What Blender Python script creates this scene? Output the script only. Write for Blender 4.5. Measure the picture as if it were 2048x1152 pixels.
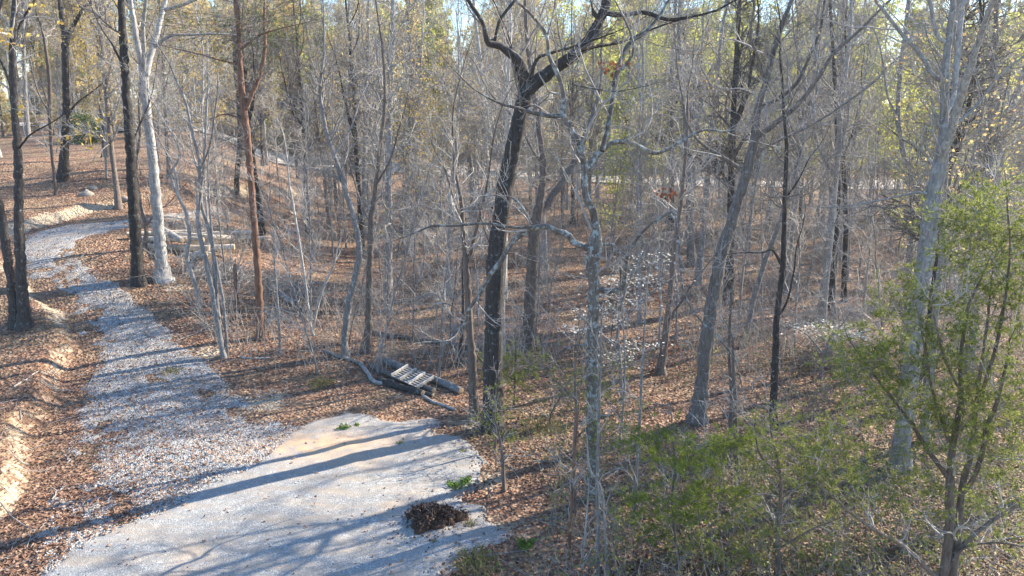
import bpy, math
import numpy as np
from mathutils import Vector

# ------------------------------------------------------------------ clear
for o in list(bpy.data.objects):
    bpy.data.objects.remove(o)
scene = bpy.context.scene
COL = scene.collection
rng = np.random.default_rng(11)

# ------------------------------------------------------------------ camera
H, PITCH, F = 7.0, math.radians(13.0), 1450.0       # metres, tilt down, focal length in px of a 2048 px wide frame
cam_d = bpy.data.cameras.new('camera'); cam = bpy.data.objects.new('camera', cam_d); COL.objects.link(cam)
cam.location = (0, 0, H); cam.rotation_euler = (math.pi/2 - PITCH, 0, 0)
cam_d.sensor_width = 36.0; cam_d.lens = F/2048*36.0; cam_d.clip_start = 0.1; cam_d.clip_end = 6000
scene.camera = cam
scene.render.resolution_x, scene.render.resolution_y = 1024, 576

# ------------------------------------------------------------------ sky, sun, exposure
SUN_AZ, SUN_EL = math.radians(60.0), math.radians(34.0)   # azimuth from +Y towards +X
w = bpy.data.worlds.new('World'); scene.world = w; w.use_nodes = True
nt = w.node_tree; nt.nodes.clear()
sky = nt.nodes.new('ShaderNodeTexSky'); sky.sky_type = 'NISHITA'; sky.sun_disc = False
sky.sun_elevation = SUN_EL; sky.sun_rotation = SUN_AZ; sky.altitude = 250
sky.air_density = 1.5; sky.dust_density = 0.5; sky.ozone_density = 7.0
bg = nt.nodes.new('ShaderNodeBackground'); bg.inputs[1].default_value = 0.115
out = nt.nodes.new('ShaderNodeOutputWorld')
nt.links.new(sky.outputs[0], bg.inputs[0]); nt.links.new(bg.outputs[0], out.inputs[0])
sd_ = bpy.data.lights.new('sun', 'SUN'); sun = bpy.data.objects.new('sun', sd_); COL.objects.link(sun)
sd_.energy = 5.0; sd_.angle = math.radians(0.5); sd_.color = (1.0, 0.88, 0.71)
to_sun = Vector((math.sin(SUN_AZ)*math.cos(SUN_EL), math.cos(SUN_AZ)*math.cos(SUN_EL), math.sin(SUN_EL)))
sun.rotation_euler = to_sun.to_track_quat('Z', 'Y').to_euler(); sun.location = (60, 20, 40)
vs = scene.view_settings
vs.view_transform = 'Standard'; vs.look = 'None'; vs.gamma = 1.0; vs.use_curve_mapping = False
vs.exposure = 1.55
scene.render.engine = 'CYCLES'
scene.cycles.max_bounces = 4; scene.cycles.diffuse_bounces = 2; scene.cycles.glossy_bounces = 1; scene.cycles.transmission_bounces = 2

# ------------------------------------------------------------------ small maths
def smooth(a, b, x):
    t = np.clip((x-a)/(b-a), 0, 1); return t*t*(3-2*t)
def hash2(ix, iy, seed):
    n = (ix*374761393 + iy*668265263 + seed*974711) & 0xffffffff
    n = ((n ^ (n >> 13))*1274126177) & 0xffffffff
    return ((n ^ (n >> 16)) & 0xffff)/65535.0
def vnoise(x, y, seed=0):
    x = np.asarray(x, float); y = np.asarray(y, float)
    ix = np.floor(x).astype(np.int64); iy = np.floor(y).astype(np.int64)
    fx = x-ix; fy = y-iy; fx = fx*fx*(3-2*fx); fy = fy*fy*(3-2*fy)
    a = hash2(ix, iy, seed); b = hash2(ix+1, iy, seed); c = hash2(ix, iy+1, seed); d = hash2(ix+1, iy+1, seed)
    return (a*(1-fx)+b*fx)*(1-fy) + (c*(1-fx)+d*fx)*fy - 0.5
def fbm(x, y, seed=0, oct=3):
    s = 0; a = 1.0
    for k in range(oct):
        s = s + a*vnoise(x*2**k, y*2**k, seed+k*17); a *= 0.5
    return s
def unit(v):
    return v/np.maximum(np.linalg.norm(v, axis=-1, keepdims=True), 1e-9)

# ------------------------------------------------------------------ terrain
YL = [0, 17, 20, 22.5, 28, 38, 50, 70, 100, 200, 600, 3000]
HL = [0, 0, .35, .95, 2.5, 4.0, 5.0, 5.6, 8.0, 13, 16, 16]
YG = [0, 26, 36, 50, 65, 75, 100, 200, 600, 3000]
HG = [0, -.1, .25, 1.2, 1.9, 2.6, 5.0, 12, 16, 16]
def base_h(X, Y):
    wl = smooth(2.5, 14.0, -X - 0.34*np.maximum(Y-22, 0))
    hl = np.interp(Y, YL, HL); hg = np.interp(Y, YG, HG)
    rx = smooth(10, 45, X)*np.interp(Y, [0, 40, 60, 90, 600], [0, 0, -.5, -.6, 0])
    n = fbm(X*.12, Y*.12, 3)*.5*smooth(14, 30, np.hypot(X, Y-6)) + fbm(X*.9, Y*.9, 5)*.06
    return hl*wl + hg*(1-wl) + rx + n
def ray(px, py):
    dx = np.asarray(px, float)-1024; dy = np.asarray(py, float)-576
    yy = F*math.cos(PITCH)-dy*math.sin(PITCH); zz = -F*math.sin(PITCH)-dy*math.cos(PITCH)
    return dx/yy, zz/yy
YS = np.concatenate([np.arange(4, 60, .05), np.arange(60, 400, .4)])
def hit(px, py, hf=None):                                  # where the line of sight meets the ground
    hf = hf or height
    sx, sz = ray(px, py)
    zr = H + sz*YS; hh = hf(sx*YS, YS)
    k = np.argmax(zr <= hh)
    if not (zr <= hh).any(): k = len(YS)-1
    return np.array([sx*YS[k], YS[k], hh[k]])
def P(px, py, Y):
    sx, sz = ray(px, py); return np.array([sx*Y, Y, H+sz*Y])
def sdist(X, Y, poly):                                     # signed distance, inside positive
    X = np.asarray(X, float); Y = np.asarray(Y, float)
    best = np.full(X.shape, 1e9); ins = np.zeros(X.shape, bool)
    n = len(poly)
    for i in range(n):
        ax, ay = poly[i]; bx, by = poly[(i+1) % n]
        ex, ey = bx-ax, by-ay
        t = np.clip(((X-ax)*ex+(Y-ay)*ey)/(ex*ex+ey*ey+1e-12), 0, 1)
        best = np.minimum(best, np.hypot(X-ax-t*ex, Y-ay-t*ey))
        c = ((ay > Y) != (by > Y)) & (X < ex*(Y-ay)/(by-ay+1e-12)+ax)
        ins ^= c
    return np.where(ins, best, -best)
def poly_px(pts, hf): return [tuple(hit(x, y, hf)[:2]) for x, y in pts]
BANK = poly_px([(-60,1090),(25,1000),(35,930),(60,860),(90,800),(112,760),(128,700),(120,660),(90,620),(55,590),(15,560),(-20,520),(-30,485),(40,466),(100,447),(180,427),(260,410),(340,397),(420,388)], base_h)
BANK = [(-14, 3)] + BANK + [(-14, 62), (-120, 62), (-120, 3)]
def bank_sd(X, Y):
    return sdist(X, Y, BANK) + fbm(np.asarray(X)*.9, np.asarray(Y)*.9, 31)*.35
def height(X, Y):
    X = np.asarray(X, float); Y = np.asarray(Y, float)
    h = base_h(X, Y)
    near = (Y < 62) & (X < -3) & (Y > 2)
    add = np.zeros(np.broadcast(X, Y).shape)
    if near.any():
        s = bank_sd(X[near] if X.shape else X, Y[near] if Y.shape else Y)
        xn, yn = np.broadcast_arrays(X, Y); xn = xn[near]; yn = yn[near]
        add[near] = .42*smooth(-.3, .4, s)+np.exp(-(s/.45)**2)*(fbm(xn*2.6, yn*2.6, 71)*.16)
    return h + add
PAD = poly_px([(150,1085),(330,1010),(440,955),(530,918),(555,885),(600,852),(640,836),(690,822),(730,824),(770,838),(805,843),(860,837),(880,850),(872,868),(925,870),(945,890),(975,925),(968,965),(925,1000),(975,1012),(985,1040),(1032,1072),(1000,1092),(930,1122),(890,1160),(820,1290),(-200,1290),(60,1160)], base_h)
DRIVE = poly_px([(600,860),(560,850),(500,838),(482,800),(445,760),(408,720),(372,690),(348,660),(305,630),(262,595),(215,560),(172,530),(150,510),(146,490),(165,476),(215,463),(300,449),(380,437),(440,428),(440,417),(330,430),(250,440),(150,450),(60,470),(38,490),(48,540),(80,570),(110,600),(150,640),(195,690),(205,720),(180,780),(160,840),(140,900),(128,960),(118,1010),(95,1080),(60,1160),(-150,1280),(300,1200),(560,950)], base_h)
ROADL = [np.array([a, b, float(base_h(a, b))]) for a, b in ((-70., 88.), (-48., 80.), (-33., 75.))]+[hit(x, y, base_h) for x, y in [(540,318),(600,321),(680,325),(760,333),(880,342),(1000,350),(1150,359),(1300,365),(1450,369),(1600,371),(1750,372),(1900,372),(2060,372),(2300,371)]]
ROADXY = np.array([p[:2] for p in ROADL])
def road_d(X, Y):
    best = np.full(np.shape(X), 1e9)
    for a, b in zip(ROADXY[:-1], ROADXY[1:]):
        e = b-a; t = np.clip(((X-a[0])*e[0]+(Y-a[1])*e[1])/(e@e), 0, 1)
        best = np.minimum(best, np.hypot(X-a[0]-t*e[0], Y-a[1]-t*e[1]))
    return best

# ------------------------------------------------------------------ mesh helpers
def mk_mesh(name, V, faces, mats=(), fmat=None, smooth_=True, attrs=None):
    """V (n,3); faces: list of (m,k) int arrays"""
    me = bpy.data.meshes.new(name)
    V = np.ascontiguousarray(V, np.float32)
    me.vertices.add(len(V)); me.vertices.foreach_set('co', V.ravel())
    faces = [np.asarray(f, np.int32) for f in faces if len(f)]
    nl = sum(f.size for f in faces); npoly = sum(len(f) for f in faces)
    me.loops.add(nl); me.polygons.add(npoly)
    me.loops.foreach_set('vertex_index', np.concatenate([f.ravel() for f in faces]))
    tot = np.concatenate([np.full(len(f), f.shape[1], np.int32) for f in faces])
    st = np.concatenate([[0], np.cumsum(tot)[:-1]]).astype(np.int32)
    me.polygons.foreach_set('loop_start', st); me.polygons.foreach_set('loop_total', tot)
    for m in mats: me.materials.append(m)
    if fmat is not None: me.polygons.foreach_set('material_index', np.asarray(fmat, np.int32))
    me.polygons.foreach_set('use_smooth', np.full(npoly, bool(smooth_)))
    for k, a in (attrs or {}).items():
        at = me.attributes.new(k, 'FLOAT', 'POINT'); at.data.foreach_set('value', np.asarray(a, np.float32))
    me.update(calc_edges=True); me.validate()
    return me
def link(name, me, parent=None, loc=None):
    o = bpy.data.objects.new(name, me); COL.objects.link(o)
    if parent is not None: o.parent = parent
    if name in ('twigs', 'crown', 'foliage', 'sprays', 'twig_sprays', 'branches', 'blossoms', 'dead_leaves', 'withered_leaf_bunch', 'roots', 'stems', 'blades', 'leaves'): o['kind'] = 'stuff'   # too fine to pick apart
    if loc is not None: o.location = loc
    return o
def tag(o, label, cat, group=None):
    o['label'] = label; o['category'] = cat
    if group: o['group'] = group
    return o
def thing(name, label, cat, loc=(0,0,0), group=None, rz=0, sc=1):
    o = bpy.data.objects.new(name, None); COL.objects.link(o); o.empty_display_size = .2
    o.location = [float(v) for v in loc]; o.rotation_euler = (0, 0, rz); o.scale = (sc, sc, sc)
    return tag(o, label, cat, group)
class Geo:
    def __init__(s): s.V = []; s.F = []; s.n = 0
    def add(s, V, F):
        V = np.asarray(V, float).reshape(-1, 3)
        s.V.append(V); s.F.append(np.asarray(F)+s.n); s.n += len(V)
    def mesh(s, name, mats, off=(0,0,0), smooth_=True):
        by = {}
        for f in s.F: by.setdefault(f.shape[1], []).append(f)
        return mk_mesh(name, np.concatenate(s.V)-np.asarray(off, float), [np.concatenate(v) for v in by.values()], mats, smooth_=smooth_)
    def tubes(s, pts, rad, sides, u=None, lobe=0.0, cap=False):
        pts = np.asarray(pts, float); rad = np.asarray(rad, float)
        if pts.ndim == 2: pts = pts[None]; rad = rad[None]
        M, N = rad.shape
        t = unit(np.gradient(pts, axis=1))
        if u is None:
            md = unit(pts[:, -1]-pts[:, 0]); u = unit(np.cross(md, rng.normal(size=(M, 3))))
        else: u = np.broadcast_to(np.asarray(u, float), (M, 3))
        n1 = unit(u[:, None]-(t*u[:, None]).sum(-1, keepdims=True)*t); n2 = np.cross(t, n1)
        a = np.arange(sides)*2*math.pi/sides
        r = np.repeat(rad[:, :, None], sides, 2)
        if lobe:
            ph = rng.uniform(0, 6.28, 4)
            l = np.sin(a*3+ph[0])*.5+np.sin(a*5+ph[1])*.35+np.sin(a*2+ph[2])*.4
            k = np.arange(N)[:, None]
            r = r*(1+lobe*(l[None, :]*.6+.5*np.sin(a*4+k*.35+ph[3])+rng.normal(size=(N, sides))*.35)[None])
        V = pts[:, :, None]+r[..., None]*(np.cos(a)[:, None]*n1[:, :, None]+np.sin(a)[:, None]*n2[:, :, None])
        i = np.arange(M)[:, None, None]*N*sides+np.arange(N-1)[None, :, None]*sides
        j = np.arange(sides)[None, None, :]; j2 = (j+1) % sides
        Fq = np.stack([i+j, i+j2, i+sides+j2, i+sides+j], -1).reshape(-1, 4)
        s.add(V, Fq)
        if cap:
            for m in range(M):
                for k in (0, N-1):
                    b = s.n
                    ring = V[m, k]; c = ring.mean(0)
                    ids = np.arange(sides)
                    s.add(np.concatenate([ring, [c]]), np.stack([ids, (ids+1) % sides, np.full(sides, sides)], -1))
    def box(s, c, size, ax=None):
        ax = np.eye(3) if ax is None else np.asarray(ax, float)
        q = np.array([[x, y, z] for x in (-.5, .5) for y in (-.5, .5) for z in (-.5, .5)])*np.asarray(size)
        s.add(np.asarray(c)+q@ax, [[0,1,3,2],[4,6,7,5],[0,4,5,1],[2,3,7,6],[0,2,6,4],[1,5,7,3]])
    def leaves(s, pos, size, flat=0.0, bend=.35):
        """folded leaf: two triangles sharing the midrib"""
        K = len(pos)
        if not K: return
        d = unit(rng.normal(size=(K, 3))*[1, 1, 1-flat]); e = unit(np.cross(d, unit(rng.normal(size=(K, 3))*[.35+.65*(1-flat)]*1+[0, 0, flat*2.0])))
        nn = np.cross(d, e); L = np.asarray(size)[:, None]*np.ones((K, 1)); W = L*.36
        V = np.stack([pos-d*L*.5, pos+e*W+nn*L*bend*.5, pos+d*L*.5, pos-e*W+nn*L*bend*.5], 1)
        b = np.arange(K)[:, None]*4
        s.add(V, np.concatenate([b+[0, 1, 2], b+[0, 2, 3]]))
    def needles(s, pos, dirs, n, length, width, spread=.9):
        K = len(pos)
        if not K: return
        d = unit(dirs[:, None]*.75+rng.normal(size=(K, n, 3))*spread*.6)
        e = unit(np.cross(d, rng.normal(size=(K, n, 3))))
        l = length*rng.uniform(.6, 1.15, (K, n, 1)); p = pos[:, None]+d*l*.05
        V = np.stack([p-e*width*.5, p+e*width*.5, p+d*l], 2)
        b = np.arange(K*n)[:, None]*3
        s.add(V, b+[0, 1, 2])

def resample(pts, n):
    pts = np.asarray(pts, float)
    if len(pts) == 2: pts = np.array([pts[0], (pts[0]+pts[1])/2, pts[1]])
    p = np.concatenate([[2*pts[0]-pts[1]], pts, [2*pts[-1]-pts[-2]]])
    L = np.concatenate([[0], np.cumsum(np.linalg.norm(np.diff(pts[:, :3], axis=0), axis=1))]); L /= L[-1]
    s = np.linspace(0, 1, n); k = np.clip(np.searchsorted(L, s, 'right')-1, 0, len(pts)-2)
    t = ((s-L[k])/np.maximum(L[k+1]-L[k], 1e-9))[:, None]
    a, b, c, d = p[k], p[k+1], p[k+2], p[k+3]
    return .5*(2*b+(c-a)*t+(2*a-5*b+4*c-d)*t**2+(3*b-a-3*c+d)*t**3)
def spawn(PP, RR, n, tmin, length, ang, up=.15, npts=5, rf=.6, rmin=.002, wig=.25, tip=.25, rabs=None, wpow=1.0, tmax=1.0):
    """n side shoots on the parents PP (M,N,3), RR (M,N)"""
    M, N = RR.shape
    ln = np.linalg.norm(np.diff(PP, axis=1), axis=2).sum(1)
    pi = rng.choice(M, n, p=ln**wpow/(ln**wpow).sum())
    tm = np.broadcast_to(np.asarray(tmin, float), (M,))[pi]
    t = tm+(tmax-tm)*rng.uniform(0, 1, n)**.9
    x = t*(N-1); k = np.minimum(x.astype(int), N-2); f = (x-k)[:, None]
    p = PP[pi, k]*(1-f)+PP[pi, k+1]*f; r = RR[pi, k]*(1-f[:, 0])+RR[pi, k+1]*f[:, 0]
    tg = unit(PP[pi, k+1]-PP[pi, k]); pr = unit(np.cross(tg, rng.normal(size=(n, 3))))
    a = rng.normal(ang, .22, n)[:, None]
    d = unit(np.cos(a)*tg+np.sin(a)*pr+np.array([0, 0, up]))
    L = length*rng.uniform(.45, 1.25, n)*(1.15-.55*t)
    step = (L/(npts-1))[:, None]
    pts = [p]; g = up*.35
    for q in range(npts-1):
        d = unit(d+rng.normal(size=(n, 3))*wig+np.array([0, 0, g])); pts.append(pts[-1]+d*step)
    r0 = np.maximum(r*rf, rmin) if rabs is None else np.minimum(np.maximum(r*rf, rmin), rabs)
    R = r0[:, None]*np.linspace(1, tip, npts)[None]; R = np.maximum(R, rmin*.7)
    return np.stack(pts, 1), R

# ------------------------------------------------------------------ materials
def mat(name):
    m = bpy.data.materials.new(name); m.use_nodes = True
    n = m.node_tree; b = n.nodes['Principled BSDF']; return m, n, b
def N_(n, t, **kw):
    x = n.nodes.new(t)
    for k, v in kw.items(): setattr(x, k, v)
    return x
def ramp(n, fac, stops):
    r = n.nodes.new('ShaderNodeValToRGB'); e = r.color_ramp.elements
    while len(e) < len(stops): e.new(.5)
    for q, (p, c) in zip(e, stops): q.position = p; q.color = (*c, 1)
    n.links.new(fac, r.inputs[0]); return r.outputs[0]
def noise(n, vec, scale, detail=3, rough=.6):
    x = n.nodes.new('ShaderNodeTexNoise'); x.inputs['Scale'].default_value = scale; x.inputs['Detail'].default_value = detail; x.inputs['Roughness'].default_value = rough
    n.links.new(vec, x.inputs['Vector']); return x.outputs['Fac']
def mix(n, fac, a, b, blend='MIX'):
    x = n.nodes.new('ShaderNodeMix'); x.data_type = 'RGBA'; x.blend_type = blend
    for s, v in ((x.inputs[0], fac), (x.inputs[6], a), (x.inputs[7], b)):
        if isinstance(v, (int, float)): s.default_value = v
        elif isinstance(v, tuple): s.default_value = (*v, 1)
        else: n.links.new(v, s)
    return x.outputs[2]
def math_(n, op, a, b=0.0, c=None):
    x = n.nodes.new('ShaderNodeMath'); x.operation = op
    for s, v in zip(x.inputs, (a, b, c)):
        if v is None: continue
        if isinstance(v, (int, float)): s.default_value = v
        else: n.links.new(v, s)
    return x.outputs[0]
def bump(n, b, h, strength, dist):
    x = n.nodes.new('ShaderNodeBump'); x.inputs['Strength'].default_value = strength; x.inputs['Distance'].default_value = dist
    n.links.new(h, x.inputs['Height']); n.links.new(x.outputs[0], b.inputs['Normal'])
def bark(name, dark, light, stripe=30, lichen=None, lich_amt=.5, bumpd=.02, rough=.9):
    m, n, b = mat(name)
    tc = N_(n, 'ShaderNodeTexCoord').outputs['Object']
    mp = N_(n, 'ShaderNodeMapping'); mp.inputs['Scale'].default_value = (1, 1, .16); n.links.new(tc, mp.inputs[0])
    f = noise(n, mp.outputs[0], stripe, 4, .65)
    c = ramp(n, f, [(.33, dark), (.62, light)])
    big = noise(n, tc, 1.7, 3)
    c = mix(n, math_(n, 'MULTIPLY', big, .55), c, mix(n, .5, dark, light))
    if lichen:
        lf = noise(n, tc, 9, 4, .7)
        c = mix(n, ramp(n, lf, [(.62-lich_amt*.25, (0,)*3), (.70-lich_amt*.25, (1,)*3)]), c, lichen)
    oi = N_(n, 'ShaderNodeObjectInfo')
    k = math_(n, 'MULTIPLY_ADD', oi.outputs['Random'], .5, .75)
    hsv = N_(n, 'ShaderNodeHueSaturation'); n.links.new(c, hsv.inputs['Color']); n.links.new(k, hsv.inputs['Value'])
    n.links.new(hsv.outputs[0], b.inputs['Base Color']); b.inputs['Roughness'].default_value = rough
    bump(n, b, f, .8, bumpd); return m
def leafmat(name, stops, trans=.35, rough=.6, scale=None):
    m, n, b = mat(name)
    g = N_(n, 'ShaderNodeNewGeometry')
    oi = N_(n, 'ShaderNodeObjectInfo')
    f = math_(n, 'FRACT', math_(n, 'ADD', g.outputs['Random Per Island'], math_(n, 'MULTIPLY', oi.outputs['Random'], .15)))
    c = ramp(n, f, stops)
    n.links.new(c, b.inputs['Base Color']); b.inputs['Roughness'].default_value = rough
    if trans:
        t = N_(n, 'ShaderNodeBsdfTranslucent'); n.links.new(c, t.inputs[0])
        ms = N_(n, 'ShaderNodeMixShader'); ms.inputs[0].default_value = trans
        n.links.new(b.outputs[0], ms.inputs[1]); n.links.new(t.outputs[0], ms.inputs[2])
        n.links.new(ms.outputs[0], n.nodes['Material Output'].inputs[0])
    return m
def plain(name, c1, c2, scale=6, rough=.8, bumpd=.004):
    m, n, b = mat(name)
    tc = N_(n, 'ShaderNodeTexCoord').outputs['Object']
    f = noise(n, tc, scale, 4); n.links.new(ramp(n, f, [(.3, c1), (.7, c2)]), b.inputs['Base Color'])
    b.inputs['Roughness'].default_value = rough; bump(n, b, f, .5, bumpd); return m

M = {}
M['dark'] = bark('bark_dark', (.014, .012, .012), (.082, .073, .068), 26, (.20, .22, .22), .12, .03)
M['brown'] = bark('bark_brown', (.06, .047, .04), (.22, .18, .155), 26, (.25, .26, .26), .1, .025)
M['grey'] = bark('bark_grey', (.10, .098, .098), (.31, .30, .295), 24, (.40, .41, .41), .25, .02)
M['greybrown'] = bark('bark_grey_brown', (.07, .06, .054), (.25, .22, .20), 26, (.34, .34, .34), .15, .025)
M['pale'] = bark('bark_pale', (.16, .155, .15), (.45, .435, .42), 20, (.50, .51, .50), .3, .02)
M['pine'] = bark('bark_pine', (.07, .04, .03), (.27, .15, .10), 22, None, 0, .025)
M['lichen'] = bark('bark_lichen', (.05, .043, .038), (.20, .175, .15), 24, (.30, .345, .355), .45, .02)
M['twig'] = bark('twig_bark', (.19, .178, .17), (.46, .435, .41), 12, None, 0, .002)
M['twig_dark'] = bark('twig_bark_dark', (.10, .09, .085), (.25, .225, .205), 12, None, 0, .002)
M['wood'] = plain('cut_wood', (.30, .22, .14), (.55, .43, .29), 30)
M['log_pale'] = bark('log_pale', (.34, .29, .235), (.68, .61, .52), 14, None, 0, .01)
M['needle'] = leafmat('pine_needles', [(0, (.09, .15, .018)), (.5, (.21, .28, .035)), (1, (.36, .40, .08))], .5)
M['needle_olive'] = leafmat('cedar_needles', [(0, (.09, .135, .02)), (.5, (.21, .26, .045)), (1, (.38, .39, .11))], .5)
M['needle_far'] = leafmat('far_pine_needles', [(0, (.05, .085, .03)), (.5, (.09, .13, .045)), (1, (.15, .18, .07))], .3)
M['spring'] = leafmat('spring_leaves', [(0, (.34, .38, .06)), (.5, (.50, .52, .11)), (1, (.64, .62, .22))], .6)
M['yellow'] = leafmat('yellow_leaves', [(0, (.55, .34, .06)), (.5, (.70, .50, .11)), (1, (.74, .60, .22))], .5)
M['bud'] = leafmat('swelling_buds', [(0, (.44, .31, .16)), (.5, (.58, .46, .23)), (1, (.62, .58, .28))], .5)
M['red'] = leafmat('dead_oak_leaves', [(0, (.14, .045, .02)), (.5, (.24, .085, .04)), (1, (.32, .14, .07))], .3)
M['petal'] = leafmat('white_petals', [(0, (.62, .64, .58)), (1, (.80, .80, .76))], .3)
M['shrub'] = leafmat('shrub_leaves', [(0, (.03, .07, .012)), (.5, (.06, .12, .02)), (1, (.11, .17, .035))], .25)
M['litter'] = leafmat('fallen_leaves', [(0, (.085, .043, .028)), (.3, (.17, .088, .055)), (.6, (.245, .135, .086)), (.92, (.32, .20, .135)), (1, (.43, .32, .235))], .12)
M['debris'] = leafmat('dark_debris', [(0, (.03, .017, .012)), (.6, (.08, .04, .026)), (1, (.18, .09, .055))], .1)
M['weed'] = leafmat('weed_leaves', [(0, (.07, .16, .015)), (1, (.18, .28, .04))], .3)
M['drygrass'] = leafmat('dry_grass', [(0, (.22, .17, .08)), (.6, (.28, .26, .10)), (1, (.20, .25, .07))], .3)
M['stone'] = leafmat('gravel_stone', [(0, (.24, .25, .26)), (.5, (.32, .335, .35)), (1, (.56, .565, .56))], 0)

def ground_mat():
    m, n, b = mat('forest_floor')
    pos = N_(n, 'ShaderNodeNewGeometry').outputs['Position']
    wv = N_(n, 'ShaderNodeTexNoise'); wv.inputs['Scale'].default_value = 3; n.links.new(pos, wv.inputs[0])
    vv = N_(n, 'ShaderNodeVectorMath', operation='MULTIPLY_ADD'); n.links.new(wv.outputs['Color'], vv.inputs[0]); vv.inputs[1].default_value = (.12,)*3; n.links.new(pos, vv.inputs[2])
    v = N_(n, 'ShaderNodeTexVoronoi'); v.inputs['Scale'].default_value = 13; n.links.new(vv.outputs[0], v.inputs['Vector'])
    sx = N_(n, 'ShaderNodeSeparateColor'); n.links.new(v.outputs['Color'], sx.inputs[0])
    leaf = ramp(n, sx.outputs[0], [(0, (.09, .047, .03)), (.3, (.18, .094, .056)), (.6, (.27, .152, .095)), (.85, (.35, .22, .145)), (1, (.45, .32, .225))])
    big = noise(n, pos, .45, 5, .65)
    leaf = mix(n, ramp(n, big, [(.42, (0,)*3), (.62, (1,)*3)]), leaf, mix(n, .5, leaf, (.22, .18, .11)))
    mid = noise(n, pos, 2.2, 4, .7)
    leaf = mix(n, ramp(n, mid, [(.52, (0,)*3), (.72, (.8,)*3)]), leaf, (.15, .10, .07))
    sa = N_(n, 'ShaderNodeAttribute', attribute_name='sand').outputs['Fac']
    gr = N_(n, 'ShaderNodeAttribute', attribute_name='green').outputs['Fac']
    fn = noise(n, pos, 5, 5, .7)
    sand = ramp(n, noise(n, pos, 14, 5, .7), [(.3, (.34, .26, .18)), (.7, (.53, .435, .32))])
    sm = ramp(n, math_(n, 'ADD', sa, math_(n, 'MULTIPLY_ADD', fn, 2.0, -1.05)), [(.40, (0,)*3), (.62, (1,)*3)])
    c = mix(n, sm, leaf, sand)
    gm = ramp(n, math_(n, 'MULTIPLY', gr, fn), [(.22, (0,)*3), (.5, (1,)*3)])
    grass = ramp(n, noise(n, pos, 9, 4), [(.3, (.10, .12, .04)), (.7, (.26, .24, .11))])
    c = mix(n, gm, c, grass)
    n.links.new(c, b.inputs['Base Color']); b.inputs['Roughness'].default_value = .95
    hh = math_(n, 'ADD', math_(n, 'MULTIPLY', v.outputs['Distance'], 1.0), math_(n, 'MULTIPLY', mid, .8))
    bump(n, b, hh, 1.0, .06); return m
def gravel_mat(name, fine):
    m, n, b = mat(name)
    pos = N_(n, 'ShaderNodeNewGeometry').outputs['Position']
    v = N_(n, 'ShaderNodeTexVoronoi'); v.inputs['Scale'].default_value = 55 if fine else 26; n.links.new(pos, v.inputs['Vector'])
    sx = N_(n, 'ShaderNodeSeparateColor'); n.links.new(v.outputs['Color'], sx.inputs[0])
    if fine: c = ramp(n, sx.outputs[1], [(0, (.13, .138, .143)), (.5, (.325, .333, .335)), (1, (.55, .555, .55))])
    else: c = ramp(n, sx.outputs[1], [(0, (.12, .12, .12)), (.45, (.27, .275, .285)), (1, (.52, .525, .53))])
    v2 = N_(n, 'ShaderNodeTexVoronoi'); v2.inputs['Scale'].default_value = 130 if fine else 60; n.links.new(pos, v2.inputs['Vector'])
    s2_ = N_(n, 'ShaderNodeSeparateColor'); n.links.new(v2.outputs['Color'], s2_.inputs[0])
    c = mix(n, ramp(n, noise(n, pos, 6, 4, .7), [(.42, (0,)*3), (.56, (1,)*3)]), c, ramp(n, s2_.outputs[0], [(0, (.10, .108, .115)), (.5, (.24, .25, .258)), (1, (.44, .45, .455))]))
    big = noise(n, pos, .8, 5, .65)
    c = mix(n, ramp(n, big, [(.5, (0,)*3), (.72, (.85,)*3)]), c, mix(n, .65, c, (.46, .34, .23)))
    if fine: c = mix(n, ramp(n, noise(n, pos, 2.3, 6, .75), [(.35, (0,)*3), (.65, (.75,)*3)]), c, mix(n, .55, c, (.17, .175, .185)))
    mp = N_(n, 'ShaderNodeMapping'); mp.inputs['Rotation'].default_value = (0, 0, math.radians(48)); mp.inputs['Scale'].default_value = (.5, 2.6, 1); n.links.new(pos, mp.inputs[0])
    c = mix(n, ramp(n, noise(n, mp.outputs[0], 1.3, 4, .6), [(.42, (0,)*3), (.64, (.8,)*3)]), c, mix(n, .6, c, (.33, .26, .19)))       # worn wheel tracks, packed earth
    t = N_(n, 'ShaderNodeAttribute', attribute_name='tan').outputs['Fac']
    c = mix(n, math_(n, 'MULTIPLY', t, ramp(n, noise(n, pos, 3, 4), [(.3, (0,)*3), (.55, (1,)*3)])), c, (.52, .36, .235))
    if not fine:
        lf = noise(n, pos, 9, 4, .75)
        c = mix(n, ramp(n, lf, [(.58, (0,)*3), (.66, (.9,)*3)]), c, (.20, .125, .085))
    else:
        lf = noise(n, pos, 26, 3, .7)
        c = mix(n, ramp(n, lf, [(.66, (0,)*3), (.72, (.6,)*3)]), c, (.22, .18, .14))
    n.links.new(c, b.inputs['Base Color']); b.inputs['Roughness'].default_value = .95
    bump(n, b, math_(n, 'ADD', v.outputs['Distance'], math_(n, 'MULTIPLY', noise(n, pos, 4, 4), .7)), .55, .012 if fine else .04); return m

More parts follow.
